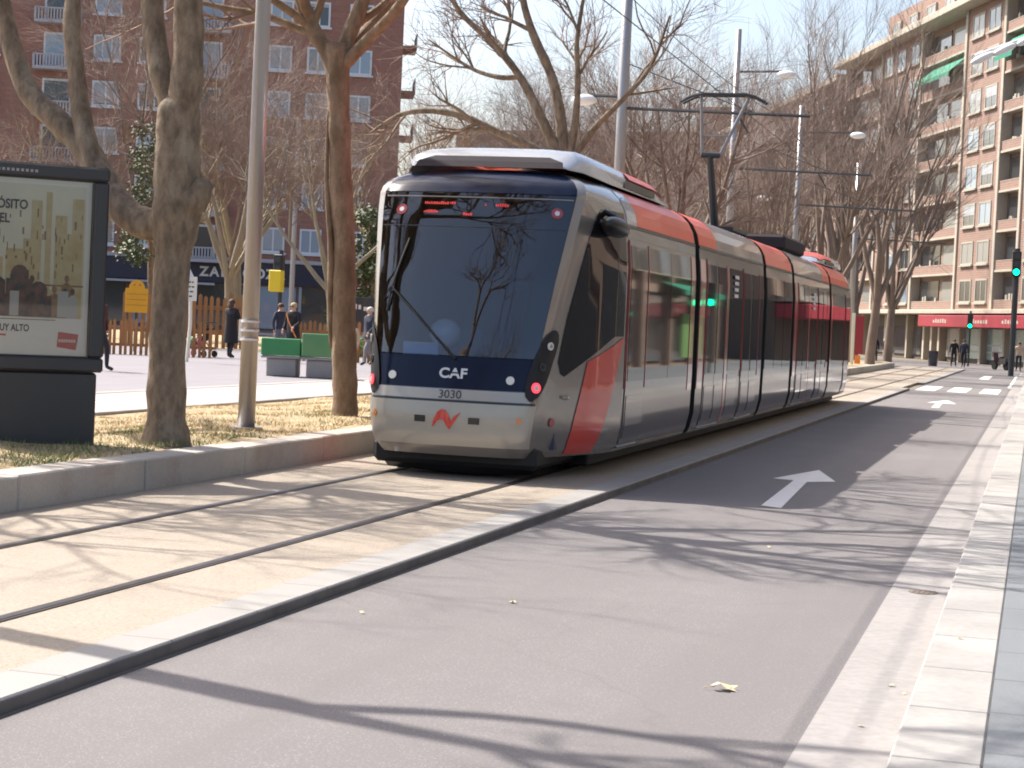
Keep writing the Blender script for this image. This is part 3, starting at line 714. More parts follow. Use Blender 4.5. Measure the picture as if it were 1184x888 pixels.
def nose_text(name, s, size, material, x, z, d, sx=1.0, bold=0.0, spacing=1.0):
    """letters bent on to the front skin"""
    o = text_obj(name, s, size, material, tram, Matrix.Identity(4), .0015, 'CENTER', sx, bold, spacing)
    for v in o.data.vertices:
        X, Z = v.co.x + x, v.co.y + z; c = min(interp(CF_TAB, Z), interp(W_TAB, Z)); a = abs(X)/c
        # invert the plan profile for |x|
        t = 0
        for e0, e1 in zip(TP[:6], TP[1:6]):
            if a <= e1[1]: t = lerp(e0[0], e1[0], (a-e0[1])/(e1[1]-e0[1])); break
        else: t = .5
        v.co = nose(t if X >= 0 else -t, Z, d + v.co.z)
    return o
nose_text('fleet_number', '3030', .115, 'ink', .02, .785, .012, 1.05)
nose_text('maker_lettering', 'CAF', .135, 'logowhite', .03, .985, .010, 1.15, .004, 1.02)
b_ = MB(); b_.grid([[nose(t, z, .014) for t in frange(-.012, .055, 5)] for z in (1.028, 1.040)]); b_.build('lettering_bar', 'navy', tram)
# destination display and header
npatch('display_seam', 'darkpanel', -.45, .45, 2.495, 2.505, .010, 22, 1)
npatch('header_seam', 'silver', -.44, .45, 2.80, 2.812, .010, 22, 1)
dsp = MB(); rr = random.Random(3)
for (t0, t1, z) in ((-.235, -.12, 2.725), (-.235, -.165, 2.635), (-.115, -.09, 2.73), (.10, .16, 2.715), (-.045, -.01, 2.615), (.05, .056, 2.72)):
    t = t0
    while t < t1:
        w = rr.uniform(.004, .009); dsp.grid([[nose(q, zz, .008) for q in (t, t+w)] for zz in (z, z+rr.uniform(.018, .032))]); t += w+.003
dsp.build('destination_letters', 'ledred', tram)
for t in (-.345, .385):
    b_ = MB(); p = nose(t, 2.665, .008); n = nose(t, 2.665, .1)-p
    b_.use('lampred' if False else 'wheelred'); b_.disc(p, n, .058, .003, 20); b_.use('logowhite'); b_.disc(p+n.normalized()*.003, n, .026, .002, 12); b_.build('round_sticker', None, tram)
# wiper
wb = MB(); wb.tube([nose(.02, 1.17, .02), nose(-.09, 1.36, .05), nose(-.21, 1.58, .055), nose(-.36, 1.86, .045)], [.016, .013, .011, .010], 6)
w_ = wb.build('wiper', 'rubber', tram)
wb = MB(); wb.tube([nose(-.385, 1.62, .022), nose(-.36, 1.86, .03), nose(-.325, 2.12, .022), nose(-.29, 2.36, .016)], .012, 5); wb.tube([nose(-.36, 1.86, .045), nose(-.42, 1.72, .02)], .008, 5)
wb.build('wiper_blade', 'rubber', w_)
# cab interior, seen through the tinted windscreen
ci = MB(); ci.use('cabblue').box(-1.18, 1.18, 2.15, 2.2, .3, 2.95); ci.use('cabdark').box(-1.14, 1.14, 2.13, 2.145, 1.75, 1.78); ci.use('cabdark').box(-.95, .95, .6, 2.14, .3, .95)
ci.use('cabdark').box(-1.0, 1.0, 2.10, 2.14, .95, 1.75)
ci.build('cab_bulkhead', None, tram)
ds = MB(); ds.use('cabdark'); ds.grid([[(x, y, z) for x in (-.86, -.4, 0, .4, .86)] for y, z in ((.22, 1.06), (.45, 1.10), (.8, 1.12), (.95, 1.05), (.98, .7))]); ds.use('logowhite').box(-.62, -.25, .42, .47, 1.30, 1.32); ds.use('cabblue').box(-.62, -.25, .42, .5, 1.12, 1.30)
ds.build('dashboard', None, tram)
se = MB(); se.use('pale_ball').ball((-.22, .55, 1.42), .165, 18, 14, (1, .8, .9)); se.use('cabdark').bbox(-.42, .0, 1.2, 1.35, .8, 1.5, .04); se.build('driver_seat', None, tram, smooth=True)  # white ball behind the windscreen, well ahead of the dark seat back
# body modules
JT = [6.25, 12.4, 16.0, 22.15]
EDG = [(2.0, 6.09), (6.41, 12.24), (12.56, 15.84), (16.16, 21.99), (22.31, TL-2.0)]
def section(z): return interp(W_TAB, z)
for k, (a, b) in enumerate(EDG):
    mb = MB(); ys = frange(a, b, 6); prof = []
    zz = [z for z in ZS]
    ring = [(section(z), z) for z in zz] + [(.35, 3.155), (0, 3.165)]
    full = ring + [(-x, z) for x, z in reversed(ring[:-1])]
    rows = [[(x, y, z) for x, z in full] for y in ys]
    mb.use('panelgrey'); mb.grid(rows)
    n = len(full)
    for yy in (a, b):
        mb.use('rubber'); o_ = len(mb.v); mb.v += [(x, yy, z) for x, z in full]; mb.f.append(tuple(o_+i for i in range(n))); mb.mi.append(mb.cur)
    o = mb.build('body_section', None, tram, smooth=True); o.data.set_sharp_from_angle(angle=radians(38))
for j in JT:
    mb = MB(); ring = [(section(z)-.05, z-.02) for z in ZS] + [(0, 3.12)]; full = ring + [(-x, z) for x, z in reversed(ring[:-1])]
    rows = [[(x*(1 - .03*(q % 2)), lerp(j-.17, j+.17, q/10), z) for x, z in full] for q in range(11)]
    mb.grid(rows).build('gangway_bellows', 'rubber', tram)
def side(name, material, s, y0, y1, z0, z1, d=.005, nz=8, parent=None, ny=1):
    zs = sorted(set([z0, z1] + [z for z in ZS if z0 < z < z1])); rows = []
    for z in zs: rows.append([(s*(section(z)+d), y, z) for y in frange(y0, y1, ny)])
    m = MB().grid(rows); n = ny+1; L_ = len(rows)
    rim = []
    base = len(m.v); m.v += [(x-s*(d+.004), y, z) for x, y, z in list(m.v)]
    for i in range(L_-1):
        for a_ in (i*n, i*n+n-1): m.f.append((a_, a_+n, a_+n+base, a_+base)); m.mi.append(0)
    for j in range(n-1):
        for a_ in (j, (L_-1)*n+j): m.f.append((a_, a_+1, a_+1+base, a_+base)); m.mi.append(0)
    return m.build(name, material, parent or tram, smooth=False)
def door(s, y0, y1, leaves):
    w = (y1-y0)/leaves
    for q in range(leaves):
        a = y0+q*w+.012; b = y0+(q+1)*w-.012
        dr = side('door', 'panelgrey', s, a, b, .30, 2.50, .010)
        side('door_window', 'sideglass', s, a+.06, b-.06, .98, 2.44, .015, parent=dr)
        side('door_kickplate', 'darkpanel', s, a+.06, b-.06, .36, .82, .015, parent=dr)
    for yy in (y0, y1): side('door_seal', 'wheelred', s, yy-.012, yy+.012, .9, 2.48, .018)
    side('door_step', 'logowhite', s, y0+.05, y1-.05, .268, .288, .02)
for s in (1, -1):
    def fy(y): return y
    # section 1 and its mirror image, section 5
    for mir in (0, 1):
        def Y(a, b): return (TL-b, TL-a) if mir else (a, b)
        a, b = Y(2.08, 3.08); door(s, a, b, 1)
        a, b = Y(3.14, 5.72); side('window', 'sideglass', s, a, (a+b)/2-.01, .98, 2.46); side('window', 'sideglass', s, (a+b)/2+.01, b, .98, 2.46)
        a, b = Y(5.78, 6.06); side('red_pillar', 'wheelred', s, a, b, .80, 2.48, .007)
        a, b = Y(2.02, 6.08); side('fascia_panel', 'panelgrey', s, a, b, 2.515, 2.62, .006)
    for (m0, m1) in ((6.41, 12.24), (16.16, 21.99)):
        side('red_pillar', 'wheelred', s, m0+.03, m0+.42, .80, 2.48, .007)
        door(s, m0+.52, m0+2.12, 2)
        side('red_pillar', 'red' if False else 'wheelred', s, m0+2.18, m0+2.40, .28, 2.48, .007)
        side('hatch', 'darkpanel', s, m0+2.46, m0+3.3, .36, .95, .007)
        side('window', 'sideglass', s, m0+2.46, m0+3.62, 1.0, 2.46)
        door(s, m0+3.70, m0+5.30, 2)
        side('window', 'sideglass', s, m0+5.38, m1-.05, 1.0, 2.46)
        # small side display
        mb = MB(); 
        for q in range(4): mb.box(s*1.335 if s > 0 else s*1.339, s*1.339 if s > 0 else s*1.335, m0+2.75, m0+3.1, 2.05+q*.09, 2.10+q*.09)
        mb.build('side_display', 'logowhite', tram)
    for a in (12.6, 13.67, 14.74): side('window', 'sideglass', s, a, a+1.03, .98, 2.46)
    # cove panels under the roof: red and grey lengths
    for a, b, m_ in ((2.05, 2.55, 'roofgrey'), (2.56, 6.08, 'redroof'), (6.42, 7.8, 'redroof'), (7.81, 12.23, 'silver'), (12.57, 15.83, 'redroof'), (16.17, 20.8, 'silver'), (20.81, 21.98, 'redroof'), (22.32, 25.9, 'redroof'), (25.91, TL-2.02, 'silver')):
        side('cove_panel', m_, s, a, b, 2.665, 3.075, .008)
    for a, b in EDG: side('gutter_rail', 'black', s, a+.01, b-.01, 2.625, 2.655, .012)
    for a, b in EDG: side('skirt_rail', 'silver', s, a+.01, b-.01, .235, .262, .012)
# side marks beside the cab
b_ = MB(); p = nose(.615, .58, .010); b_.tube([nose(.615, .58, .008), nose(.615, .58, .014)], .045, 16); b_.build('round_sticker', 'wheelred', tram)
b_ = MB(); b_.bbox(-.04, .04, -.03, .03, -.02, .02, .008); 
pp = nose(.66, .83, .01); b_.v = [(v[0]+pp.x, v[1]+pp.y, v[2]+pp.z) for v in b_.v]; b_.build('side_indicator', 'silver', tram)
# mirror: bow above the cab side window
for s in (1,):
    rows = []
    for k in range(13):
        t = 2*pi*k/12
    m_ = MB(); m_.ball((0, 0, 0), 1, 16, 10, (.13, .38, .10), Matrix.Translation((s*1.33, 1.28, 2.58)) @ Matrix.Rotation(radians(-4), 4, 'X'))
    mi_ = m_.build('mirror_housing', 'black', tram, smooth=True)
    m_ = MB(); m_.tube([(s*1.10, 1.40, 2.78), (s*1.28, 1.38, 2.70), (s*1.33, 1.36, 2.62)], .03, 8); m_.build('mirror_arm', 'black', mi_)
# roof fairing over the cab
for fl in (False, True):
    mb = MB(); rows = []
    st = [(1.08, .84, 3.14, 3.165), (1.30, .95, 3.13, 3.35), (1.55, 1.00, 3.11, 3.395), (2.4, 1.0, 3.10, 3.40), (3.6, 1.0, 3.10, 3.39), (4.9, .99, 3.10, 3.37), (5.7, .97, 3.10, 3.26), (6.0, .95, 3.10, 3.13)]
    for y, w, zb, zt in st:
        h_ = zt-zb; rows.append([(x*w, y, zb+h_*u) for x, u in ((1.0, 0), (.99, .35), (.93, .68), (.80, .90), (.5, .98), (0, 1.0), (-.5, .98), (-.80, .90), (-.93, .68), (-.99, .35), (-1.0, 0))])
    mb.grid(rows)
    if fl: mb.v = mirror_y(mb.v)
    f = mb.build('roof_fairing', 'roofgrey', tram, smooth=True); f.data.set_sharp_from_angle(angle=radians(35))
    g = MB(); g.grid([[(x*.80, 1.05-.012+abs(x)*.0, 3.150+u*(.0)) for x, u in ((-1, 0), (0, 0), (1, 0))], [(x*.86*w, 1.30-.02, zt) for x, w, zt in ((-1, .95, 3.20), (0, .95, 3.27), (1, .95, 3.20))]])
    g = MB(); ys = [(1.055, .80, 3.150), (1.11, .78, 3.215), (1.175, .62, 3.272)]
    g.grid([[(x*w, y-.02*(1-x*x), z) for x in (-1, -.8, -.4, 0, .4, .8, 1)] for y, w, z in ys])
    if fl: g.v = mirror_y(g.v)
    g.build('fairing_inlet', 'roofdark', f)
    for s in (1, -1):
        g = MB(); g.grid([[(s*1.006, y, z) for y in (3.05, 3.2, 4.6, 4.75)] for z in (3.12, 3.20)]); 
        if fl: g.v = mirror_y(g.v)
        g.build('air_vent', 'black', f)
        g = MB(); g.grid([[(s*(x+.006), y, z) for y in (4.0, 4.45, 5.3)] for x, z in ((1.0, 3.20), (.99, 3.215), (.935, 3.30), (.80, 3.36))]) if False else None
    g = MB(); g.grid([[(x*w, y, zb+(zt-zb)*u+.004) for x, u in ((1.006, .45), (.935, .70), (.803, .92), (.5, 1.0), (0, 1.01), (-.5, 1.0), (-.803, .92), (-.935, .70), (-1.006, .45))] for y, w, zb, zt in ((3.3, 1, 3.10, 3.38), (4.9, .99, 3.10, 3.37), (5.7, .97, 3.10, 3.26))])
    if fl: g.v = mirror_y(g.v)
    g.build('red_fairing_end', 'redroof', f, smooth=True)
for (a, b, w, h) in ((17.6, 20.6, .9, 3.42),):
    mb = MB(); mb.use('roofdark').bbox(-w, w, a, b, 3.13, h, .05); mb.use('black')
    for q in range(6): mb.box(-w+.12, w-.12, a+.2+q*(b-a-.4)/6, a+.2+(q+.6)*(b-a-.4)/6, h, h+.012)
    mb.build('roof_unit', None, tram)
# pantograph on the middle section
pb = MB(); pb.use('darksteel').box(-.55, .55, 13.6, 15.2, 3.25, 3.31); 
for x in (-.5, .5):
    for y in (13.7, 15.1): pb.tube([(x, y, 3.14), (x, y, 3.27)], .05, 8)
pa = pb.build('pantograph', None, tram)
m_ = MB(); m_.tube([(.0, 15.0, 3.34), (-.06, 14.5, 4.58)], [.075, .055], 8); m_.tube([(-.25, 15.0, 3.30), (.25, 15.0, 3.30)], .05, 8); m_.build('lower_arm', 'darksteel', pa)
m_ = MB(); m_.tube([(-.20, 14.5, 4.58), (.12, 14.5, 4.58)], .05, 8); m_.build('knee', 'darksteel', pa)
m_ = MB(); m_.use('steelrod').tube([(-.20, 14.5, 4.60), (-.28, 14.6, 5.62)], .026, 6).tube([(.12, 14.5, 4.60), (.56, 14.6, 5.60)], .03, 6).tube([(-.27, 14.58, 5.3), (.18, 14.52, 4.78)], .010, 5).tube([(-.22, 14.53, 4.92), (.25, 14.52, 4.92)], .014, 5); m_.build('upper_arm', None, pa)
m_ = MB()
for y in (14.5, 14.72): m_.tube([(-.62, y, 5.50), (-.42, y, 5.60), (-.25, y, 5.635), (.50, y, 5.635), (.66, y, 5.60), (.86, y, 5.50)], .028, 6)
m_.tube([(-.2, 14.5, 5.62), (-.2, 14.72, 5.62)], .02, 6).tube([(.5, 14.5, 5.62), (.5, 14.72, 5.62)], .02, 6); m_.build('contact_head', 'darksteel', pa)
# underframe, coupler cover, wheels
uf = MB(); uf.use('rubber').bbox(-1.0, 1.0, 1.9, TL-1.9, .06, .30, .02)
for y0, y1 in ((.28, 1.95), (TL-1.95, TL-.28)): uf.bbox(-.86, .86, y0, y1, .10, .34, .05)
uf.build('underframe', None, tram)
for y0, sg in ((.34, 1), (TL-.34, -1)):
    rows = [[(x*w, y0+sg*(x*x*.28)*w + sg*dy, z) for x in frange(-1, 1, 12)] for w, dy, z in ((.80, .06, .03), (.84, 0, .10), (.86, -.04, .24), (.84, -.02, .34))]
    MB().grid(rows).build('valance', 'black', tram, smooth=True)
for y in (3.9, 5.4, 13.5, 14.9, 23.0, 24.5):
    for x in (-.71, .71):
        m_ = MB(); m_.use('rail').tube([(x-.06, y, .29), (x+.06, y, .29)], .29, 24); m_.tube([(x-.075*(1 if x > 0 else -1)-.012, y, .29), (x-.075*(1 if x > 0 else -1)+.012, y, .29)], .315, 24); m_.use('darkpanel').tube([(x-.07, y, .29), (x+.07, y, .29)], .10, 14)
        m_.build('wheel', None, tram)
# ------------------------------------------------------------------ left building: brick flats behind the plaza
LB = thing('brick_apartment_building', (-50.55, 116, 0), 'dark red brick apartment block with pale window frames behind the plaza', 'building', atan2(.3696, .9292))
def kid(mb, name, m=None, parent=None, smooth=False): return mb.build(name, m, parent, smooth=smooth)
kid(MB().box(-46, 8.9, 0, 14, 4.9, 31), 'wall', 'brick_l', LB)
kid(MB().box(-46, 8.9, .25, 14, 0, 4.9), 'ground_floor', 'loggia', LB)
kid(MB().bbox(-46.2, 9.1, -.25, .3, 4.72, 4.98, .03), 'string_course', 'stone_cool', LB)
kid(MB().bbox(-46, 9.0, -.5, 14.3, 31, 31.5, .05), 'parapet', 'stone_cool', LB)
def make_window(parent, x0, x1, z0, z1, frame, pane, n=2, sill=True, d=.07, y=0.0, blind=0.0):
    m = MB(); t = .13
    m.box(x0, x0+t, y-d, y+.001, z0, z1).box(x1-t, x1, y-d, y+.001, z0, z1).box(x0+t, x1-t, y-d, y+.001, z1-t, z1).box(x0+t, x1-t, y-d, y+.001, z0, z0+t)
    for q in range(1, n): c = lerp(x0, x1, q/n); m.box(c-.05, c+.05, y-d+.015, y+.001, z0+t, z1-t)
    if sill: m.box(x0-.12, x1+.12, y-d-.12, y+.001, z0-.12, z0-.003)
    w = m.build('window', frame, parent); p = MB(); p.use(pane).box(x0+t, x1-t, y-d+.035, y+.0015, z0+t, z1-t).build('pane', None, w)
    if blind: MB().box(x0+t, x1-t, y-d+.02, y+.002, z1-t-(z1-z0-2*t)*blind, z1-t-.002).build('roller_blind', 'blind', w)
    return w
rr = random.Random(77)
cols = [(-44.5, -43.0), (-41.6, -40.1), (-36.6, -35.1), (-33.4, -31.9), (-30.4, -28.9), (-25.4, -23.9), (-22.4, -20.9), (-19.2, -17.7), (-11.6, -9.8), (-8.6, -6.95), (-.05, 1.5), (2.5, 3.95), (5.25, 6.85)]
for k in range(6):
    z0 = 5.45 + 3.05*k
    for i, (a, b) in enumerate(cols):
        if a < -36 and k > 4: continue
        make_window(LB, a, b, z0, z0+1.68, 'frame_cool', rr.choice(['pane_blue', 'pane_blue', 'pane_dark', 'pane_curtain']), 2 if rr.random() < .8 else 3, blind=rr.choice([0, 0, .3, .15, .95 if i > 3 else .5]))
    for a, b in ((-15.4, -12.4), (-5.6, -2.6), (-29.0+.4, -26.0)):
        bl = MB(); bl.use('stone_cool').bbox(a, b, -1.0, 0, z0-.9, z0-.68, .03); bl.bbox(a, b, -1.0, -.9, z0+.02, z0+.12, .02)
        for q in range(15): x = lerp(a+.1, b-.1, q/14); bl.box(x-.05, x+.05, -.98, -.92, z0-.68, z0+.03)
        bl.box(a, a+.14, -1.0, 0, z0-.68, z0+.10); bl.box(b-.14, b, -1.0, 0, z0-.68, z0+.10)
        bo = bl.build('balcony', None, LB)
        dd = MB(); dd.use('frame_cool').box(a+.55, b-.55, -.05, .001, z0-.66, z0+1.65); dd.use(rr.choice(['pane_dark', 'pane_blue'])).box(a+.68, b-.68, -.055, -.02, z0-.5, z0+1.5); dd.build('balcony_door', None, bo)
    # end balconies seen in outline on the right
    bl = MB(); bl.use('brick_l').box(8.9, 9.9, 1.0, 4.0, z0-.95, z0-.72); bl.use('stone_cool').box(9.82, 9.9, 1.0, 4.0, z0-.72, z0+.1); bl.build('end_balcony', None, LB)
sh = MB(); sh.use('navysign').box(-18, 4.6, -.12, .24, 3.28, 4.70); sh.use('loggia').box(4.7, 8.9, -.02, .24, 3.9, 4.7); kid(sh, 'shop_fascia', None, LB)
for i, ch in enumerate('ZARAGOZA'):
    text_obj('fascia_letter', ch, .88, 'signwhite', LB, facing([-4.05, -3.37, -2.65, -1.92, -1.2, -.42, .36, 1.02][i], -.13, 3.68), .02, 'LEFT', 1.0, .03)
kid(MB().bbox(6.2, 8.7, -.3, .2, 3.25, 4.05, .03), 'red_shop_sign', 'shopred', LB)
rs = MB(); 
for q in range(6): rs.box(6.55+q*.33, 6.75+q*.33, -.306, -.296, 3.5, 3.5+rr.choice([.28, .34]))
kid(rs, 'red_sign_marks', 'stone_pale', LB)
for a, b, m_ in ((-17.5, -13, 'pane_dark'), (-12.4, -9, 'pane_dark'), (-8.4, -4.6, 'pane_blue'), (-4.2, -1.0, 'pane_dark'), (-.6, 2.4, 'pane_blue'), (2.8, 4.6, 'pane_dark'), (5.2, 8.4, 'pane_dark'), (-26, -18.5, 'pane_dark'), (-35, -27, 'pane_dark')):
    w = kid(MB().box(a, b, .10, .26, .3, 3.15), 'shop_window', m_, LB)
    kid(MB().box(a-.2, a-.01, .04, .26, 0, 3.22), 'shop_pillar', 'stone_cool', LB)
ab = MB(); ab.use('stone_cool').box(-11.8, -3.0, -1.2, .05, 3.05, 3.2); kid(ab, 'canopy', None, LB)

# ------------------------------------------------------------------ right building at the end of the street
RB = thing('brick_apartment_building', (-6.2, 144, 0), 'sunlit orange brick apartment block with pale pilasters and deep balconies beyond the crossing', 'building', atan2(-.935, .355))
kid(MB().box(-34, 34, .7, 14, 3.7, 26.4), 'rear_wall', 'loggia', RB)
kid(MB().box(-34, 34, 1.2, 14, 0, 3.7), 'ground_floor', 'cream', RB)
bays = [(-34, -22.6, 'L'), (-22.4, -11.3, 'W'), (-11.1, -.5, 'L'), (.1, 8.0, 'W'), (8.4, 12.7, 'L'), (13.1, 21, 'W'), (21.4, 32, 'L')]
for a, b, ty in bays:
    if ty == 'W':
        kid(MB().box(a-.05, b+.05, 0, .69, 3.95, 26.4), 'brick_bay', 'brick_r', RB)
        for k in range(8):
            z0 = 4.46+2.80*k; w_ = (b-a)
            ws = [(a+.9, a+.9+2.6), (b-1.0-2.5, b-1.0)] if w_ < 9 else [(a+.8, a+3.0), (a+4.2, a+6.6), (a+8.0, a+10.4)]
            for u, v in ws:
                make_window(RB, u, v, z0, z0+1.72, 'frame_warm', rr.choice(['pane_dark', 'pane_dark', 'pane_curtain', 'pane_blue']), 2, d=.06, blind=rr.choice([0, .25, .5, 0]))
    else:
        for k in range(8):
            z0 = 4.46+2.80*k
            lg = MB(); lg.use('brick_r').box(a, b, 0, .18, z0-.50, z0+.18); lg.use('stone_pale').box(a, b, -.06, .69, z0-.66, z0-.505); lg.box(a, b, -.02, .14, z0+.125, z0+.16)
            lo_ = lg.build('loggia_parapet', None, RB)
            dr = MB(); dr.use('pane_dark').box(a+.4, a+(b-a)*.48, .62, .698, z0-.5, z0+1.8); dr.use('pane_curtain').box(a+(b-a)*.56, b-.5, .62, .698, z0-.3, z0+1.7)
            dr.build('loggia_glazing', None, lo_)
            if rr.random() < .6: 
                for q in range(3): xx = lerp(a+.5, b-.8, rr.random()); MB().box(xx, xx+.35, .3, .5, z0-.1, z0+.35+rr.random()*.3).build('plant_box', 'frame_warm', lo_)
for x in (-34.2, -22.5, -11.2, -.2, 8.2, 12.9, 21.2, 32.2):
    kid(MB().bbox(x-.24, x+.24, -.14, .69, 3.95, 26.4, .03), 'pilaster', 'stone_pale', RB)
kid(MB().bbox(-34.5, 34, -.8, 1.6, 3.62, 3.94, .04), 'string_course', 'stone_pale', RB)
kid(MB().bbox(-34.8, 34, -1.3, 14, 26.41, 26.95, .05), 'cornice', 'stone_pale', RB)
kid(MB().box(-32, 32, 3.0, 13, 26.95, 31), 'penthouse', 'brick_r', RB)
for x in (-30, -25, -20, -15, -9.5, -4.5, 1, 6, 11, 16): make_window(RB, x, x+2.4, 27.9, 30.1, 'frame_warm', 'pane_curtain', 2, y=3.0, d=.2)
for a, b, z0, z1, out in ((-8.9, -.7, 23.1, 21.9, 1.2), (9.0, 12.5, 23.0, 21.6, 1.1)):
    g = MB(); g.add([(a, 0.2, z0), (b, .2, z0), (b, -out, z1), (a, -out, z1), (a, .22, z0-.04), (b, .22, z0-.04), (b, -out+.02, z1-.04), (a, -out+.02, z1-.04), (a, -out, z1-.3), (b, -out, z1-.3)], [(0, 1, 2, 3), (4, 5, 6, 7), (0, 3, 7, 4), (1, 2, 6, 5), (3, 2, 9, 8)])
    kid(g, 'green_awning', 'greencloth', RB)
kid(MB().bbox(-5.3, 34, -1.1, 1.1, 2.62, 3.50, .04), 'red_fascia', 'shopred', RB)
fm = MB(); 
for x in (-1.5, 7.5, 13.5):
    for q in range(6): fm.box(x+q*.55, x+q*.55+.32, -1.112, -1.09, 2.92, 2.92+rr.choice([.22, .30, .26]))
kid(fm, 'fascia_marks', 'stone_pale', RB)
for a, b, m_ in ((-33, -28, 'pane_dark'), (-26.5, -21, 'pane_dark'), (-19, -14.4, 'pane_dark'), (-13.2, -9.6, 'pane_dark'), (-4.6, -.8, 'pane_curtain'), (-.2, 4.0, 'teal'), (4.7, 8.8, 'teal'), (9.6, 13.2, 'teal'), (14, 20, 'teal')):
    w = kid(MB().box(a, b, 1.05, 1.21, .35, 2.58), 'shop_window', m_, RB)
    for q in range(1, 4): kid(MB().box(a, b, 1.0, 1.04, .35+q*.5, .43+q*.5), 'glazing_bar', 'frame_warm', w) if m_ == 'teal' and q < 3 else None
for x in (-34, -27.3, -20, -13.8, -9.2, -7.2, -5.3, -.5, 4.3, 9.2, 13.6): kid(MB().bbox(x-.22, x+.22, .6, 1.2, 0, 3.6, .02), 'shop_pillar', 'stone_pale', RB)

# continuation of that street front, further and lower
FB = thing('orange_apartment_building', (-27.5, 200.0, 0), 'distant orange brick building with small windows, half hidden by the tall bare trees', 'building', atan2(-.935, .355))
kid(MB().box(-40, 24, 0, 14, 0, 25.6), 'wall', 'brick_r', FB)
kid(MB().bbox(-40.4, 24.3, -.6, 14, 25.6, 26.2, .05), 'cornice', 'stone_pale', FB)
for k in range(8):
    for x in (-33, -27, -19, -12, -5, 2, 9, 16): make_window(FB, x, x+2.6, 2.2+2.9*k, 4.1+2.9*k, 'frame_warm', rr.choice(['pane_dark', 'pane_dark', 'pane_curtain']), 2, d=.2)
# brown building behind the trees in the middle
MBd = thing('brown_apartment_building', (-62, 236, 0), 'distant brown flat roofed building with a small rooftop hut behind the bare trees', 'building', radians(-4))
kid(MB().box(-14, 36, 0, 15, 0, 26.0), 'wall', 'brick_far', MBd)
kid(MB().bbox(-14.4, 36.4, -.5, 15, 26, 26.6, .05), 'parapet', 'loggia', MBd)
kid(MB().bbox(18, 24.5, 3, 9, 26.6, 30.2, .05), 'rooftop_hut', 'brick_far', MBd)
for k in range(8):
    for q in range(11): make_window(MBd, -11+q*4.2, -9.2+q*4.2, 2.5+2.95*k, 4.2+2.95*k, 'frame_warm', rr.choice(['pane_dark', 'pane_blue']), 2, d=.15)

# ------------------------------------------------------------------ right-hand side of the street, outside the picture but mirrored in the tram's glass
RS = thing('cream_apartment_building', (6.9, 92, 0), 'cream apartment block along the right pavement, seen only mirrored in the tram', 'building', radians(-90))
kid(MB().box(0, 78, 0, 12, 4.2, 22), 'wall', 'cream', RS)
kid(MB().box(0, 78, .3, 12, 0, 4.2), 'ground_floor', 'loggia', RS)
for k in range(4):
    for q in range(16):
        make_window(RS, 1.6+q*4.8, 3.6+q*4.8, 5.4+3.3*k, 7.5+3.3*k, 'frame_warm', rr.choice(['pane_dark', 'pane_blue', 'pane_curtain']), 2, d=.12)
for q in range(13): kid(MB().box(1.0+q*6, 5.6+q*6, .18, .31, .3, 3.2), 'shop_window', 'pane_dark', RS); kid(MB().bbox(.2+q*6, .7+q*6, -.05, .31, 0, 4.1, .03), 'shop_pillar', 'loggia', RS)
g = MB(); g.use('greencloth').add([(4, .2, 3.7), (14, .2, 3.7), (14, -.9, 3.35), (4, -.9, 3.35), (4, -.9, 3.15), (14, -.9, 3.15)], [(0, 1, 2, 3), (3, 2, 5, 4)]); g.use('stone_pale').box(2, 20, -.02, .28, 3.95, 4.5); g.use('lime').box(6, 16, -.05, -.021, 4.05, 4.4)
kid(g, 'green_awning', None, RS)
g = MB(); g.use('lime').box(4, 9, .1, .175, .4, 2.4); kid(g, 'green_shop_panel', None, RS)

# ------------------------------------------------------------------ advertising panel
AP = thing('advertising_panel', (-8.43, 15.67, .28), 'dark free-standing advertising panel with a pale poster beside the stout tree', 'advertising panel', atan2(.64, .77))
# local x runs to the left as seen from the street: panel spans x from -1.32 to 0
kid(MB().bbox(-1.30, -.03, -.10, .10, -.05, .70, .02), 'pedestal', 'mupi', AP)
cs = MB(); cs.bbox(-1.34, .02, -.13, .13, .705, .84, .02); cs.bbox(-1.34, .02, -.13, .13, 2.47, 2.60, .02); cs.bbox(-1.34, -1.22, -.13, .13, .842, 2.468, .02); cs.bbox(-.12, .02, -.13, .13, .842, 2.468, .02)
cs.box(-1.22, -.12, -.02, .12, .842, 2.468); kid(cs, 'case', 'mupi', AP)
po = kid(MB().box(-1.215, -.125, -.05, -.03, .85, 2.46), 'poster', 'poster', AP)
pc = MB(); rr = random.Random(12)
def pf(u, v, d): return (-1.215+u*1.09, -.051-d, .85+v*1.61)      # u 0..1 left-right, v 0..1 bottom-top
def pr(u0, u1, v0, v1, d): pc.add([pf(u0, v0, d), pf(u1, v0, d), pf(u1, v1, d), pf(u0, v1, d)], [(0, 1, 2, 3)])
pc.use('poster_sky'); pr(.03, .955, .215, .97, .001)
pc.use('poster_tan')
for u, w, v in ((.50, .09, .88), (.62, .05, .93), (.70, .10, .80), (.84, .10, .90), (.30, .16, .60), (.16, .12, .55), (.44, .07, .66), (.79, .05, .70)): pr(u, u+w, .215, v, .002+rr.random()*.001)
pc.use('poster_brown')
for q in range(46):
    u = rr.uniform(.2, .93); v = rr.uniform(.42, .80); pr(u, u+rr.uniform(.006, .02), v, v+rr.uniform(.015, .05), .0035+q*.00001)
for u, w in ((.05, .90),): pr(u, u+w, .395, .405, .0042)
def blob(u, v, ru, rv, d, n=14): pc.add([pf(u+ru*cos(2*pi*i/n), v+rv*sin(2*pi*i/n), d) for i in range(n)], [tuple(range(n))])
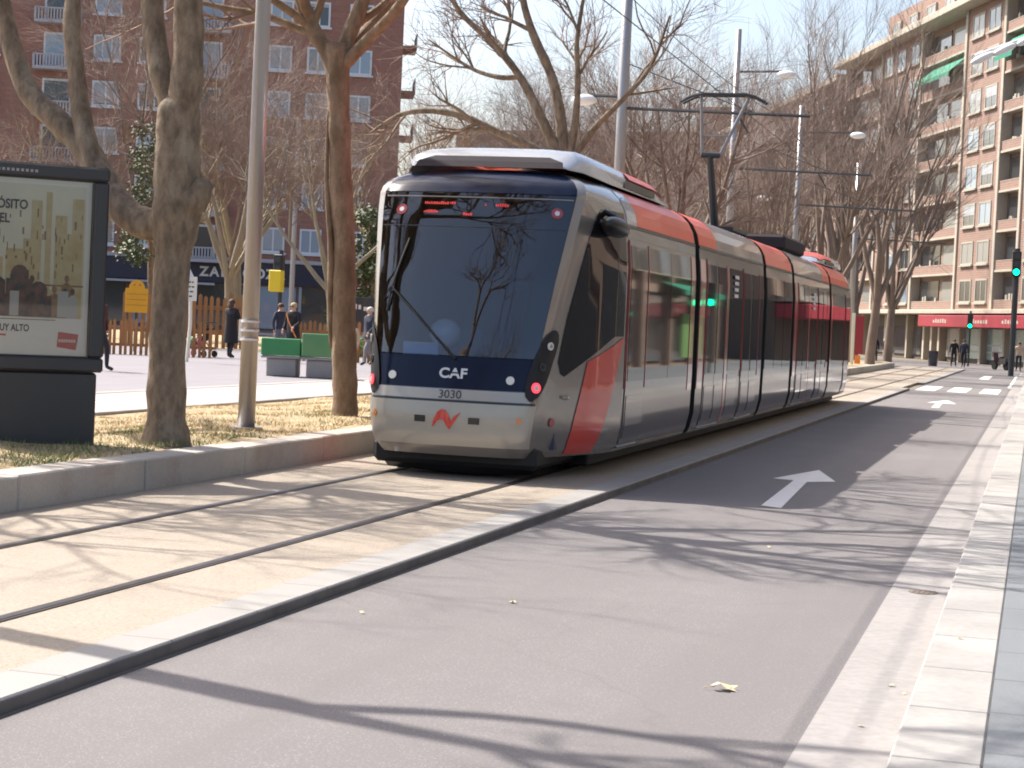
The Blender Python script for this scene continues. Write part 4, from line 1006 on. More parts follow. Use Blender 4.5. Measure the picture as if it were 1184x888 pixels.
for q in range(30):
    u = rr.uniform(.06, .92); v = rr.uniform(.30, .46); r = rr.uniform(.020, .032); d = .005+q*.00006
    pc.use(rr.choice(['poster_dark', 'poster_dark', 'poster_brown', 'poster_pale'])); a_ = max(.215, v-.16)
    pc.add([pf(u-r*2.0, a_, d), pf(u+r*2.0, a_, d), pf(u+r*1.8, v-.03, d), pf(u, v-.008, d), pf(u-r*1.8, v-.03, d)], [(0, 1, 2, 3, 4)])
    pc.use(rr.choice(['poster_brown', 'poster_tan', 'poster_dark'])); blob(u, v+.01, r*.8, r*.85, d+.00003)
pc.use('poster_dark'); 
for u, v in ((.58, .34), (.42, .43)): pr(u-.11, u+.11, .218, v, .0072); blob(u, v+.02, .075, .06, .0073)
pc.use('poster_pale'); pr(.345, .42, .22, .36, .0074); pr(.74, .83, .22, .37, .0074)
kid(pc, 'picture', None, po)
text_obj('poster_title', 'PROPÓSITO', .118, 'ink', po, facing(-.705, -.060, 2.18), .001, 'RIGHT', .80, .003)
text_obj('poster_title', 'DEL', .118, 'ink', po, facing(-.865, -.060, 2.05), .001, 'RIGHT', .80, .003)
text_obj('poster_slogan', 'O MUY ALTO', .088, 'ink', po, facing(-.655, -.0535, 1.065), .001, 'RIGHT', .72, .002)
sm = MB(); sm.use('poster_brown').box(-1.1, -.42, -.0535, -.0515, 1.170, 1.178); sm.use('poster_red').box(-1.05, -.86, -.0535, -.0515, 1.018, 1.035); sm.use('ink').box(-1.15, -.95, -.0535, -.0515, .885, .893); kid(sm, 'small_print', None, po)
lg = MB(); lg.use('poster_red').add([(-.40, -.055, .93), (-.225, -.055, .905), (-.205, -.055, 1.05), (-.39, -.055, 1.07)], [(0, 1, 2, 3)])
lg.use('signwhite')
for q in range(7): lg.box(-.385+q*.023, -.370+q*.023, -.0575, -.056, .975, 1.003)
kid(lg, 'red_badge', None, po)
kid(MB().box(-1.218, -.122, -.118, -.112, .845, 2.465), 'glass', 'coverglass', AP)
hd = MB(); 
for q in range(9): hd.box(-1.0+q*.042, -.975+q*.042, -.1325, -.1305, 2.515, 2.54)
kid(hd, 'header_marks', 'concrete', AP)

# ------------------------------------------------------------------ poles
def pole(loc, h, r0, r1, label, lamp_r=None, lamp_l=None, arm=None, group='catenary poles along the track'):
    t = thing('catenary_pole', loc, label, 'pole', 0, group)
    m = MB(); m.tube([(0, 0, 0), (0, 0, h)], [r0, r1], 20); m.build('pole', 'galv', t, smooth='auto' if False else True)
    b_ = MB(); b_.use('galv').disc((0, 0, 0), (0, 0, 1), r0*1.9, .02, 20); b_.build('base_plate', None, t)
    for q, z in enumerate((.75*h*.14,)): pass
    def lamp(x, z, L_):
        s = 1 if L_ > 0 else -1; a = MB(); a.tube([(s*r1, 0, z), (L_, 0, z+.02)], .035, 6); ar = a.build('lamp_arm', 'darksteel', t)
        l = MB(); l.ball((L_+s*.12, 0, z-.08), 1, 12, 8, (.30, .16, .13)); l.build('lamp_head', 'whitelamp', ar, smooth=True)
    if lamp_r: lamp(0, *lamp_r)
    if lamp_l: lamp(0, *lamp_l)
    if arm:
        z, L_ = arm; a = MB(); a.tube([(0, 0, z), (L_, 0, z-.12)], .038, 6); a.tube([(.0, 0, z+1.0), (L_*.72, 0, z-.08)], .012, 4)
        a.tube([(L_*.62, 0, z-.09), (L_*.68, 0, z-.5)], .02, 5); a.build('bracket_arm', 'darksteel', t)
    return t
p0 = pole((-8.48, 19.23, .30), 10.2, .098, .070, 'thick grey metal pole on the dry verge between the two near trees')
b_ = MB()
for z in (1.0, 1.10, 1.2): b_.tube([(0, 0, z-.012), (0, 0, z+.012)], .103, 20)
b_.box(-.125, -.09, -.03, .03, .98, 1.22); b_.build('pale_band', 'whitelamp', p0)  # white rings round the pole and a small plate at its left
pole((-9.03, 40, .15), 11.6, .125, .115, 'tall grey catenary pole standing just behind the tram roof', lamp_l=(6.5, -.75), arm=(6.25, 4.1))
pole((-9.0, 55, .15), 10.4, .13, .085, 'catenary pole with a lamp arm at its top, behind the pantograph', lamp_r=(9.15, 1.35), arm=(6.3, 4.1))
pole((-8.95, 70, .15), 10.0, .13, .085, 'catenary pole rising over the last tram sections', lamp_r=(9.0, 2.0), lamp_l=(6.6, -1.1), arm=(6.3, 4.4))
pole((-8.95, 93, .15), 10.0, .16, .10, 'grey catenary pole just beyond the far end of the tram', arm=(6.3, 4.4))
# contact wire and messenger, carried by the arms
w = MB(); Yp = [0, 21, 40, 55, 70, 93, 112]; pts = []
w.tube([(-5.56, y, 5.78) for y in (-20, 0, 20, 32, 40, 55, 70, 93, 125)], .009, 5, cap=False)
w2 = []
for a_, b2 in zip([-20]+[20, 40, 55, 70, 93], [20, 40, 55, 70, 93, 125]):
    for q in range(6): u = q/6; w2.append((-5.56, lerp(a_, b2, u), 6.25-.35*4*u*(1-u)*.6+.0))
tag(w.build('contact_wire', 'wire'), 'thin overhead contact wire running above the tram and its pantograph', 'overhead wire')
w = MB(); w.tube(w2, .007, 5, cap=False); tag(w.build('messenger_wire', 'wire'), 'upper sagging overhead wire carried above the contact wire', 'overhead wire')
# plaza lamp post seen left of the tram against the sky
PL = thing('street_lamp', (-41.6, 100, .15), 'distant lamp post with two short arms against the sky left of the tram roof', 'street lamp')
kid(MB().tube([(0, 0, 0), (0, 0, 12.6)], [.16, .12], 10), 'pole', 'galv', PL)
kid(MB().tube([(-1.6, 0, 10.9), (0, 0, 11.0), (1.0, 0, 10.4)], .05, 6), 'arm', 'darksteel', PL)
kid(MB().ball((1.2, 0, 10.3), 1, 10, 6, (.35, .2, .15)), 'lamp_head', 'darksteel', PL)
# street lamp on the right pavement whose three heads reach into the picture
SL = thing('street_lamp', (.9, 29, .10), 'street lamp with three white heads at the top right corner', 'street lamp')
kid(MB().tube([(0, 0, 0), (0, 0, 6.7)], [.09, .06], 12), 'pole', 'galv', SL)
kid(MB().tube([(0, 0, 6.35), (-1.0, 0, 6.25), (-2.05, 0, 5.86)], .022, 6), 'arm', 'whitelamp', SL)
for x, z in ((-1.93, 5.82), (-1.62, 5.95), (-1.28, 6.10)):
    kid(MB().ball((0, 0, 0), 1, 14, 8, (.20, .09, .058), Matrix.Translation((x, 0, z)) @ Matrix.Rotation(radians(-26), 4, 'Y')), 'lamp_head', 'whitelamp', SL, True)

# ------------------------------------------------------------------ traffic lights
def traffic_light(loc, h, r, label, lit=True, back='black', heads=1, s=1.0, rz=0):
    t = thing('traffic_light', loc, label, 'traffic light', rz)
    kid(MB().tube([(0, 0, 0), (0, 0, h)], r, 10), 'post', 'darksteel', t)
    z = h-.15
    hd = MB(); hd.bbox(-.17*s, .17*s, -.30*s, -.02, z-1.0*s, z, .03); hdd = hd.build('signal_head', back, t)
    for q, c in enumerate(('darkpanel', 'darkpanel', 'ledgreen' if lit else 'darkpanel')):
        kid(MB().disc((0, -.30*s, z-.18*s-q*.32*s), (0, -1, 0), .12*s, .01, 14), 'signal_lens', c, hdd)
    return t
traffic_light((-1.22, 96, .0), 6.35, .14, 'traffic light showing green on a thick dark post at the right edge', s=1.25)
traffic_light((-4.28, 124, .0), 3.6, .06, 'slim traffic light showing green in front of the red shop fascia', s=1.0)
traffic_light((2.5, 64, .1), 3.5, .06, 'green traffic light on the right pavement, seen mirrored in the tram side, nearer one', s=1.0)
traffic_light((3.3, 66, .1), 3.5, .06, 'green traffic light on the right pavement, seen mirrored in the tram side, farther one', s=1.0)
ty = traffic_light((-25.4, 60, .15), 3.55, .08, 'traffic light seen from behind with a yellow back plate, at the plaza edge', lit=False)
kid(MB().bbox(-.26, .20, -.42, -.1, 2.1, 2.85, .03), 'yellow_back_plate', 'tlyellow', ty)
# ------------------------------------------------------------------ plaza furniture
def bench(loc, rz, m, label):
    t = thing('bench', loc, label, 'bench', rz, 'green benches on the plaza')
    q = MB(); q.bbox(-.34, .34, -.28, .28, 0, .40, .02); kid(q, 'pedestal', 'concrete', t)
    kid(MB().bbox(-.46, .46, -.36, .36, .405, .47, .02), 'seat', 'concrete', t)
    bk = MB(); bk.bbox(-.45, .45, -.40, -.32, .475, 1.0 if m == 'benchgreen2' else .86, .02); bk.bbox(-.45, -.38, -.315, .30, .475, .80, .02); bk.bbox(.38, .45, -.315, .30, .475, .80, .02); kid(bk, 'back_panel', m, t)
    return t
bench((-16.35, 39.0, .15), radians(12), 'benchgreen', 'low bright green bench on a grey block, left of the pair')
bench((-15.45, 39.1, .15), radians(18), 'benchgreen2', 'taller pale green bench on a grey block, beside the slim orange tree')
def fence(x0, y0, x1, y1, h, label, step=.19, w=.06):
    t = thing('wooden_fence', (x0, y0, .15), label, 'fence', atan2(y1-y0, x1-x0)); L_ = sqrt((x1-x0)**2+(y1-y0)**2); m = MB(); rr = random.Random(int(x0*10))
    n = int(L_/step)
    for q in range(n):
        x = q*step+rr.uniform(-.02, .02); hh = h*rr.uniform(.92, 1.03); m.add([(x, 0, 0), (x+w*1.7, 0, 0), (x+w*1.7, .03, 0), (x, .03, 0), (x, 0, hh), (x+w*1.7, 0, hh), (x+w*1.7, .03, hh), (x, .03, hh), (x+w*.85, .015, hh+.08)], [(0, 1, 5, 4), (1, 2, 6, 5), (2, 3, 7, 6), (3, 0, 4, 7), (4, 5, 8), (5, 6, 8), (6, 7, 8), (7, 4, 8)])
    kid(m, 'slats', 'wood', t)
    kid(MB().box(0, L_, .035, .07, h*.25, h*.33).box(0, L_, .035, .07, h*.72, h*.80), 'rails', 'wood', t)
fence(-27.2, 47.6, -22.9, 49.6, .98, 'orange wooden paling fence left of the stout tree', .15, .05)
fence(-22.0, 52.0, -16.2, 54.6, 1.15, 'orange wooden paling fence behind the green benches', .15, .05)
fence(-31.5, 60.2, -27.3, 62.2, 1.9, 'tall brown wooden paling fence behind the pushchair', .22, .08)
# yellow notice box
yb = thing('yellow_notice_box', (-26.75, 52, .15), 'yellow rounded notice box on a post above the fence, left of the stout tree', 'notice box', radians(28))
bx_ = MB(); prof = [(-.34, 1.2), (.34, 1.2), (.34, 1.95)] + [(.24*cos(a), 1.95+.26*sin(a)) for a in frange(0, pi, 10)] + [(-.34, 1.95)]
bx_.prism(prof, lambda u, v, d: (u, d, v), .28); kid(bx_, 'body', 'yellow', yb)
kid(MB().tube([(0, .14, 0), (0, .14, 1.25)], .05, 8), 'post', 'darksteel', yb)
mk = MB(); mk.disc((-.08, 0, 2.05), (0, -1, 0), .03, .006, 10).disc((.08, 0, 2.05), (0, -1, 0), .03, .006, 10)
for q in range(3): mk.box(-.3, .3, -.006, -.001, 1.42+q*.17, 1.435+q*.17)
kid(mk, 'markings', 'wood', yb)
ws = thing('white_sign', (-21.65, 45, .15), 'white notice with faint lines of text on a leaning post, right of the stout tree', 'sign', radians(20))
kid(MB().bbox(-.22, .22, -.02, .02, 1.62, 2.25, .008), 'board', 'signwhite', ws)
kid(MB().tube([(.02, .03, 0), (.08, .03, 1.0), (.06, .03, 1.7)], .045, 8), 'post', 'signwhite', ws)
mk = MB(); rr = random.Random(5)
for q in range(4):
    x = -.17
    while x < .12: w_ = rr.uniform(.03, .09); mk.box(x, x+w_, -.026, -.021, 1.72+q*.125, 1.755+q*.125); x += w_+.025
kid(mk, 'lettering', 'darkpanel', ws)
kid(MB().prism([(-.13, 2.25), (.13, 2.25), (0, 2.5)], lambda u, v, d: (u, d, v), .02), 'pointed_top', 'frame_cool', ws)
cb = thing('menu_board', (-20.6, 55, .15), 'dark standing board with pale marks between the trees on the plaza', 'board', radians(20))
kid(MB().bbox(-.55, .55, -.04, .04, .9, 2.0, .01), 'board', 'darkpanel', cb); kid(MB().box(-.5, -.44, 0, .05, 0, .9).box(.44, .5, 0, .05, 0, .9), 'legs', 'darksteel', cb)
mk = MB(); mk.box(-.2, -.05, -.046, -.041, 1.62, 1.78).box(0, .08, -.046, -.041, 1.62, 1.76).box(.16, .30, -.046, -.041, 1.58, 1.7); kid(mk, 'marks', 'signwhite', cb)
# kiosk front with red board behind the walking man
kq = thing('newspaper_kiosk', (-25.4, 76, .13), 'dark kiosk with a red sign band behind the walking man', 'kiosk', radians(20))
kid(MB().bbox(-2.0, 2.2, 0, 2.4, 0, 2.9, .04), 'cabin', 'darkpanel', kq); kid(MB().bbox(-2.1, 2.3, -.25, 2.5, 2.9, 3.35, .04), 'sign_band', 'shopred', kq)
kid(MB().box(-1.7, 1.9, -.01, .0, 1.0, 2.4), 'hatch', 'pane_blue', kq)
# red and white board beyond the tram's end
rb_ = thing('red_sign_board', (-8.35, 88, .3), 'narrow red and white board beside the catenary pole beyond the tram', 'sign')
q = MB(); q.use('signwhite').bbox(-.05, .10, -.03, .03, 0, 2.4, .01); q.use('shopred').bbox(.13, .5, -.03, .03, .5, 2.3, .01); q.use('orange').bbox(.15, .42, -.06, -.031, .05, .45, .01); kid(q, 'board', None, rb_)
# litter bin far
lb = thing('litter_bin', (-6.2, 118, .0), 'dark litter bin in front of the shop at the end of the street', 'litter bin')
kid(MB().tube([(0, 0, 0), (0, 0, .9), (0, 0, .95)], [.28, .32, .3], 12), 'bin', 'darkpanel', lb)
# evergreen shrub left of the tram
def shrub(loc, r, h, n, label, seed):
    rnd = random.Random(seed); t = thing('evergreen_tree', loc, label, 'tree'); m = MB()
    kid(MB().tube([(0, 0, 0), (.05, 0, 1.2), (0, 0, h*.6)], [.12, .09, .05], 8), 'trunk', 'bark_near', t)
    cl = [(rnd.gauss(0, r*.5), rnd.gauss(0, r*.5), h*.62+rnd.gauss(0, h*.17)) for _ in range(26)]
    for _ in range(n):
        c = rnd.choice(cl); p = Vector((c[0]+rnd.gauss(0, r*.17), c[1]+rnd.gauss(0, r*.17), c[2]+rnd.gauss(0, r*.15)))
        a = Vector((rnd.gauss(0, 1), rnd.gauss(0, 1), rnd.gauss(0, 1))).normalized()*.09; b = a.orthogonal().normalized()*.05
        m.add([p-a, p+b, p+a, p-b], [(0, 1, 2, 3)])
    kid(m, 'crown', 'evergreen', t); return t
shrub((-25.6, 70, .15), 1.3, 5.6, 5200, 'dark evergreen tree between the slim orange tree and the tram', 5)
shrub((-36.5, 72, .15), 1.5, 9.3, 4200, 'sparse olive-leaved tree behind the bent limb at upper left', 6)
hz = MB(); rnd = random.Random(8)
for _ in range(5000):
    x = rnd.uniform(-23.5, -19.5); p = Vector((x, 60+rnd.gauss(0, .4), .15+abs(rnd.gauss(.35, .25)))); a = Vector((rnd.gauss(0, 1), rnd.gauss(0, 1), rnd.gauss(0, 1))).normalized()*.07; b = a.orthogonal().normalized()*.04
    hz.add([p-a, p+b, p+a, p-b], [(0, 1, 2, 3)])
tag(hz.build('low_hedge', 'lime'), 'low yellow green hedge behind the walking man', 'hedge')

# ------------------------------------------------------------------ people
def skin_mesh(J, E_, R, mats, pick):
    """J joints, E_ edges, R radii -> one continuous skinned mesh"""
    me = bpy.data.meshes.new('body'); names = list(J); me.from_pydata([J[n] for n in names], [(names.index(a), names.index(b)) for a, b in E_], [])
    o = bpy.data.objects.new('body', me); C.objects.link(o); md = o.modifiers.new('s', 'SKIN')
    for i, n in enumerate(names):
        r = R[n]; sv = me.skin_vertices[0].data[i]; sv.radius = r if isinstance(r, tuple) else (r, r); sv.use_root = (n == 'pelvis')
    sb = o.modifiers.new('u', 'SUBSURF'); sb.levels = 2; sb.render_levels = 2
    dg = bpy.context.evaluated_depsgraph_get(); m2 = bpy.data.meshes.new_from_object(o.evaluated_get(dg)); bpy.data.objects.remove(o); bpy.data.meshes.remove(me)
    m2.materials.clear()
    for m in mats: m2.materials.append(M[m])
    for p in m2.polygons: p.material_index = pick(p.center); p.use_smooth = True
    return m2
def person(loc, rz, H, top, legs, label, hair='hair_brown', stride=.0, armfwd=(.0, .0), coat_len=0, seated=False, hairlong=False, lean=0, name='person'):
    s = H/1.75; t = thing(name, loc, label, 'person', rz); f = stride
    # figure faces local -y
    J = {'pelvis': (0, 0, .95), 'waist': (0, -.01-lean*.3, 1.10), 'chest': (0, -.02-lean, 1.33), 'neck': (0, -.01-lean*1.2, 1.50), 'head': (0, -.03-lean*1.3, 1.60), 'crown': (0, -.02-lean*1.3, 1.70)}
    for k, sx in (('l', 1), ('r', -1)):
        st = f*sx
        J['hip'+k] = (sx*.10, 0, .90); J['knee'+k] = (sx*.11, -.02-st*.5-abs(st)*.25, .50); J['ank'+k] = (sx*.11, .03-st, .09+(.05 if st < 0 else 0)); J['toe'+k] = (sx*.13, -.14-st, .035)
        a = armfwd[0] if k == 'l' else armfwd[1]
        J['sh'+k] = (sx*.185, -.02-lean, 1.42); J['elb'+k] = (sx*.25, .02-a*.35-lean, 1.14+a*.05); J['wri'+k] = (sx*(.25-a*.12), -.04-a-lean, .90+a*.55); J['hand'+k] = (sx*(.245-a*.14), -.06-a*1.15-lean, .83+a*.60)
    if seated:
        for k, sx in (('l', 1), ('r', -1)): J['knee'+k] = (sx*.12, -.45, .93); J['ank'+k] = (sx*.12, -.47, .50); J['toe'+k] = (sx*.12, -.60, .46)
    J = {k: tuple(c*s for c in v) for k, v in J.items()}
    Ed = [('pelvis', 'waist'), ('waist', 'chest'), ('chest', 'neck'), ('neck', 'head'), ('head', 'crown')]
    for k in 'lr': Ed += [('pelvis', 'hip'+k), ('hip'+k, 'knee'+k), ('knee'+k, 'ank'+k), ('ank'+k, 'toe'+k), ('chest', 'sh'+k), ('sh'+k, 'elb'+k), ('elb'+k, 'wri'+k), ('wri'+k, 'hand'+k)]
    R = {'pelvis': (.155, .12), 'waist': (.15, .115), 'chest': (.17, .125), 'neck': .055, 'head': (.078, .095), 'crown': (.06, .075)}
    for k in 'lr': R.update({'hip'+k: .098, 'knee'+k: .066, 'ank'+k: .045, 'toe'+k: .04, 'sh'+k: .072, 'elb'+k: .052, 'wri'+k: .036, 'hand'+k: .034})
    R = {k: tuple(c*s for c in v) if isinstance(v, tuple) else v*s for k, v in R.items()}
    hands = [Vector(J['handl']), Vector(J['handr'])]
    def pick(c):
        if c.z > 1.49*s: return 2
        if min((c-h).length for h in hands) < .075*s: return 2
        if seated: return 1 if c.z < .93*s or c.y < -.16*s else 0
        if c.z < .11*s: return 3
        return 0 if c.z > .93*s or abs(c.x) > .20*s else 1
    me = skin_mesh(J, Ed, R, [top, legs, 'skin', 'black'], pick)
    o = bpy.data.objects.new('body', me); C.objects.link(o); o.parent = t
    fb = MB(); 
    for h in hands:     # fingers curl down from each palm, the thumb leaves its side
        for q in range(4): x = (q-1.5)*.018*s; L_ = (.055, .065, .06, .045)[q]*s; fb.tube([h+Vector((x, 0, -.02*s)), h+Vector((x, -.008*s, -.03*s-L_*.6)), h+Vector((x, .008*s, -.03*s-L_))], [.009*s, .0085*s, .006*s], 5)
        fb.tube([h+Vector((0, -.025*s, .0)), h+Vector((0, -.05*s, -.03*s)), h+Vector((0, -.045*s, -.055*s))], [.011*s, .01*s, .007*s], 5)
    c = Vector(J['head'])
    fb.ball(c+Vector((0, -.095*s, -.005*s)), .016*s, 6, 4, (1, 1.2, 1.3)); fb.ball(c+Vector((.082*s, 0, 0)), .024*s, 6, 4, (.4, 1, 1.3)); fb.ball(c+Vector((-.082*s, 0, 0)), .024*s, 6, 4, (.4, 1, 1.3))
    fb.build('hands_and_face', 'skin', o, smooth=True)
    ey = MB()
    for x in (-.033, .033): ey.ball(c+Vector((x*s, -.085*s, .018*s)), .012*s, 6, 4)
    ey.box(c.x-.025*s, c.x+.025*s, c.y-.099*s, c.y-.088*s, c.z-.048*s, c.z-.040*s); ey.build('eyes_and_mouth', 'hair_brown', o)
    hb = MB(); hb.ball(c+Vector((0, .022*s, .055*s)), .108*s, 14, 9, (.93, 1.0, .85 if not hairlong else .95))
    if hairlong: hb.ball(c+Vector((0, .06*s, -.03*s)), .10*s, 12, 8, (1, .75, 1.2))
    kid(hb, 'hair', hair, t, True)
    if coat_len:
        cm = MB(); n = 18; rows = []
        for z, rx, ry in ((1.30, .205, .15), (1.12, .19, .15), (.95, .20, .16), (coat_len+.1, .235, .19), (coat_len, .24, .20)):
            rows.append([((rx*cos(2*pi*q/n))*s, (-.01+ry*sin(2*pi*q/n)*(1+.05*sin(q*2.3)))*s - lean*s*max(0, z-.95)*2, z*s) for q in range(n)])
        cm.grid(rows, closed=True); cm.grid([[(v[0]*.96, v[1]*.96, v[2]) for v in r] for r in rows], closed=True); kid(cm, 'coat', top, t, True)
    return t
person((-22.75, 50.2, .15), radians(165), 1.74, 'coat_black', 'trousers', 'person in a long black coat seen from behind, pushing a pushchair on the plaza', stride=.10, armfwd=(.3, .3), coat_len=.45, hairlong=True)
w1 = person((-20.33, 49.1, .15), radians(-12), 1.72, 'coat_black', 'trousers', 'light haired person with sunglasses and dark coat facing the camera behind the green benches', hair='hair_blond', armfwd=(.26, .12), coat_len=.62, stride=.12)
sg = MB(); 
for x in (-.038, .038): sg.ball((x, -.125, 1.60), .028, 10, 6, (1, .3, .8))
kid(sg, 'sunglasses', 'black', w1)
stp = MB(); stp.tube([(-.16, -.13, 1.40), (-.05, -.17, 1.18), (.12, -.20, .92), (.22, -.16, .72)], .018, 5); kid(stp, 'bag_strap', 'orange', w1)
person((-21.92, 51.9, .15), radians(60), 1.70, 'coat_navy', 'jeans', 'person in a navy jacket half hidden behind the light haired one', hair='hair_brown', stride=.15)
person((-17.2, 45.6, .15), radians(-10), 1.30, 'beige_top', 'jeans_grey', 'child with brown hair and a beige top behind the taller green bench', hair='hair_brown', hairlong=True)
person((-18.5, 50.4, .15), radians(-35), 1.70, 'coat_navy', 'jeans_grey', 'grey haired person in a navy jacket and jeans walking just left of the tram', hair='hair_grey', stride=.24, armfwd=(.15, -.1), coat_len=.80)
person((-19.55, 36.3, .15), radians(80), 1.70, 'coat_maroon', 'trousers', 'person in dark maroon clothes partly hidden by the advertising panel', stride=.2)
for x, y, a, c1, lab in ((-4.93, 117.5, 10, 'coat_black', 'left one of two people in black crossing beneath the slim traffic light'), (-4.35, 118, -15, 'coat_navy', 'right one of two people in dark clothes crossing beneath the slim traffic light'),
                      (-9.3, 112.0, 20, 'coat_black', 'left one of two dark clothed people under the big bare tree'), (-8.6, 112.4, -30, 'coat_black', 'right one of two dark clothed people under the big bare tree'), (-1.02, 112, 0, 'beige_top', 'person in a pale top at the right edge beyond the thick traffic light')):
    person((x, y, .02), radians(a), 1.72, c1, 'trousers', lab, stride=.14)
# pushchair with a child in pink
pc_ = thing('pushchair', (-23.75, 50.3, .15), 'dark pushchair with a green footmuff in front of the person in black', 'pushchair', radians(75))
m_ = MB(); m_.use('darksteel')
for x in (-.22, .22): m_.tube([(x, .45, .10), (x, -.05, .55), (x, -.40, 1.02)], .014, 6).tube([(x, -.35, .10), (x, .05, .5), (x, .35, .62)], .014, 6)
m_.tube([(-.22, -.40, 1.02), (.22, -.40, 1.02)], .016, 6); kid(m_, 'frame', None, pc_)
for x in (-.24, .24):
    for y in (-.35, .45): kid(MB().tube([(x-.02, y, .10), (x+.02, y, .10)], .10, 14), 'wheel', 'rubber', pc_)
m_ = MB(); m_.use('coat_black').grid([[(x, y, z) for x in (-.2, -.1, .1, .2)] for y, z in ((-.30, .85), (-.22, .55), (.0, .42), (.30, .45))]); m_.use('lime').ball((0, .28, .45), .17, 12, 8, (1, 1.5, .8)); kid(m_, 'seat', None, pc_, True)
person((-23.72, 50.25, -.05), radians(75+180), .95, 'pink', 'pink', 'small child in pink sitting in the pushchair', hair='hair_blond', seated=True)
# scooter far right
mo = thing('motor_scooter', (-2.1, 116, .0), 'parked dark scooter with a white windshield near the right edge, beyond the crossing', 'scooter', radians(35))
for y in (-.6, .6): kid(MB().tube([(-.06, y, .26), (.06, y, .26)], .26, 16), 'wheel', 'rubber', mo)
m_ = MB(); m_.use('darkpanel').grid([[(x*w, y, z) for x in (-1, -.6, 0, .6, 1)] for y, w, z in ((-.75, .10, .55), (-.5, .16, .80), (-.1, .17, .78), (.05, .15, .45), (.3, .16, .35), (.45, .18, .55), (.55, .16, 1.0))]); m_.box(-.15, .15, -.7, 0, .35, .7); m_.tube([(-.3, .5, 1.02), (.3, .5, 1.02)], .02, 6); kid(m_, 'body', None, mo)
kid(MB().grid([[(x, .62+abs(x)*-.2, z) for x in (-.22, 0, .22)] for z in (.75, 1.1, 1.35)]), 'windshield', 'signwhite', mo)
# ------------------------------------------------------------------ trees of the avenue and the plaza
T_ = [('tall', -10.0, 99, 3.9, 1.12, 'tall bare tree just left of the thick trunk'),
      ('tall', -14.5, 112, 5.3, 0.87, 'tall bare tree behind the far poles'),
      ('brown3', -16.2, 82, 2.1, 0.77, 'dense brown tree behind the pantograph pole'),
      ('brown3', -22.6, 100, .6, 0.85, 'dense brown tree right of the tall catenary pole'),
      ('brown3', -25.5, 92, 3.4, 0.91, 'dense brown tree left of the tall catenary pole'),
      ('brown3', -22.0, 135, 2.7, 1.14, 'dense brown tree before the rooftop hut'),
      ('brown3', -29.0, 138, 4.0, 1.14, 'dense brown tree left of the rooftop hut'),
      ('brown3', -13.5, 132, 1.0, 1.18, 'dense brown tree at the avenue\'s far end'),
      ('tall', -7.75, 91, .2, 1.0, 'tallest bare tree, thick trunk standing right beyond the tram\'s far end'),
      ('brown', -8.35, 43.5, 1.1, 0.87, 'slim dark bare tree rising behind the tram just left of the pantograph'),
      ('tall2', -8.6, 60, 2.0, 0.66, 'bare tree behind the tram roof between the pantograph and its pole'),
      ('tall2', -8.4, 77, 3.1, 0.95, 'bare tree behind the last tram section'),
      ('tall2', -7.9, 104, 4.0, 1.1, 'bare tree in front of the orange building, right of the thick trunk'),
      ('tall', -12.6, 84, .9, 0.75, 'bare tree left of the far catenary poles'),
      ('tall2', -13.5, 100, 2.4, 0.92, 'brown bare tree deep in the avenue'),
      ('tall', -11.0, 118, 1.9, 1.0, 'bare tree at the street corner beneath the orange building'),
      ('brown', -14.8, 62, .4, 1.05, 'spreading bare tree behind the pantograph arm'),
      ('brown3', -17.5, 74, 1.5, 0.72, 'spreading bare tree on the plaza behind the tall catenary pole'),
      ('brown3', -19.0, 104, 3.7, 0.85, 'hazy brown tree below the flat roofed building'),
      ('tall2', -24, 118, .1, 0.78, 'far brown tree before the brown building, left one'),
      ('tall2', -18.5, 125, 5.1, 0.83, 'far brown tree before the brown building, right one'),
      ('brown3', -27.5, 108, 5.5, 0.77, 'far bushy bare tree above the tram\'s cab'),
      ('brown3', -32, 125, 4.4, 0.85, 'far bushy bare tree left of the tram\'s roof'),
      ('tall2', -15.0, 140, 2.2, 1.0, 'bare tree at the end of the avenue, middle'),
      ('tall', -20.5, 146, 3.3, 0.87, 'bare tree at the end of the avenue, left'),
      ('tall2', -28.5, 150, 1.3, 0.92, 'bare tree at the end of the avenue, far left'),
      ('brown', -11.3, 72, 4.7, 0.92, 'low spreading bare tree beside the last catenary poles'),
      ('brown2', -11.8, 52, 3.3, 0.74, 'small bare tree behind the middle tram section'),
      ('tall2', -35.5, 144, 4.3, 0.78, 'bare tree beyond the side street'),
      ('tall', -12.0, 158, 5.0, 1.0, 'bare tree in front of the far orange building, left'),
      ]
for k, x, y, rz, s, lab in T_: far_tree(k, (x, y, .15), rz, s, lab)
P_ = [('wide', -33.2, 74, 5.5, 1.35, 'tall pale-limbed tree left of the grey pole'),
      ('wide2', -30.2, 86, 3.0, 1.5, 'tall pale-limbed tree below the flats\' right end'),
     ('fine2', -31.8, 70, 5.0, 1.05, 'tall fine-twigged tree left of the grey pole'),
      ('fine', -38.0, 76, 3.3, 1.18, 'tall fine-twigged tree above the advertising panel'),
      ('wide', -29.0, 64, .3, 1.0, 'pale barked plaza tree forking under the ZARAGOZA sign'),
      ('wide2', -24.2, 62, 2.2, 1.0, 'pale barked plaza tree with a looping fork behind the orange tree'),
      ('wide', -34.3, 62, 1.7, 0.85, 'pale plaza tree behind the yellow notice box'),
      ('wide2', -41.0, 70, 4.2, 1.2, 'plaza tree hidden low behind the advertising panel'),
      ('fine2', -29.5, 80, .9, 0.9, 'fine-twigged tree before the brick flats, middle'),
      ('fine', -26.6, 92, 3.9, 0.9, 'fine-twigged tree before the brick flats, right of the pole'),
      
      ]
for k, x, y, rz, s, lab in P_: far_tree(k, (x, y, .15), rz, s, lab, 'bare trees on the plaza')

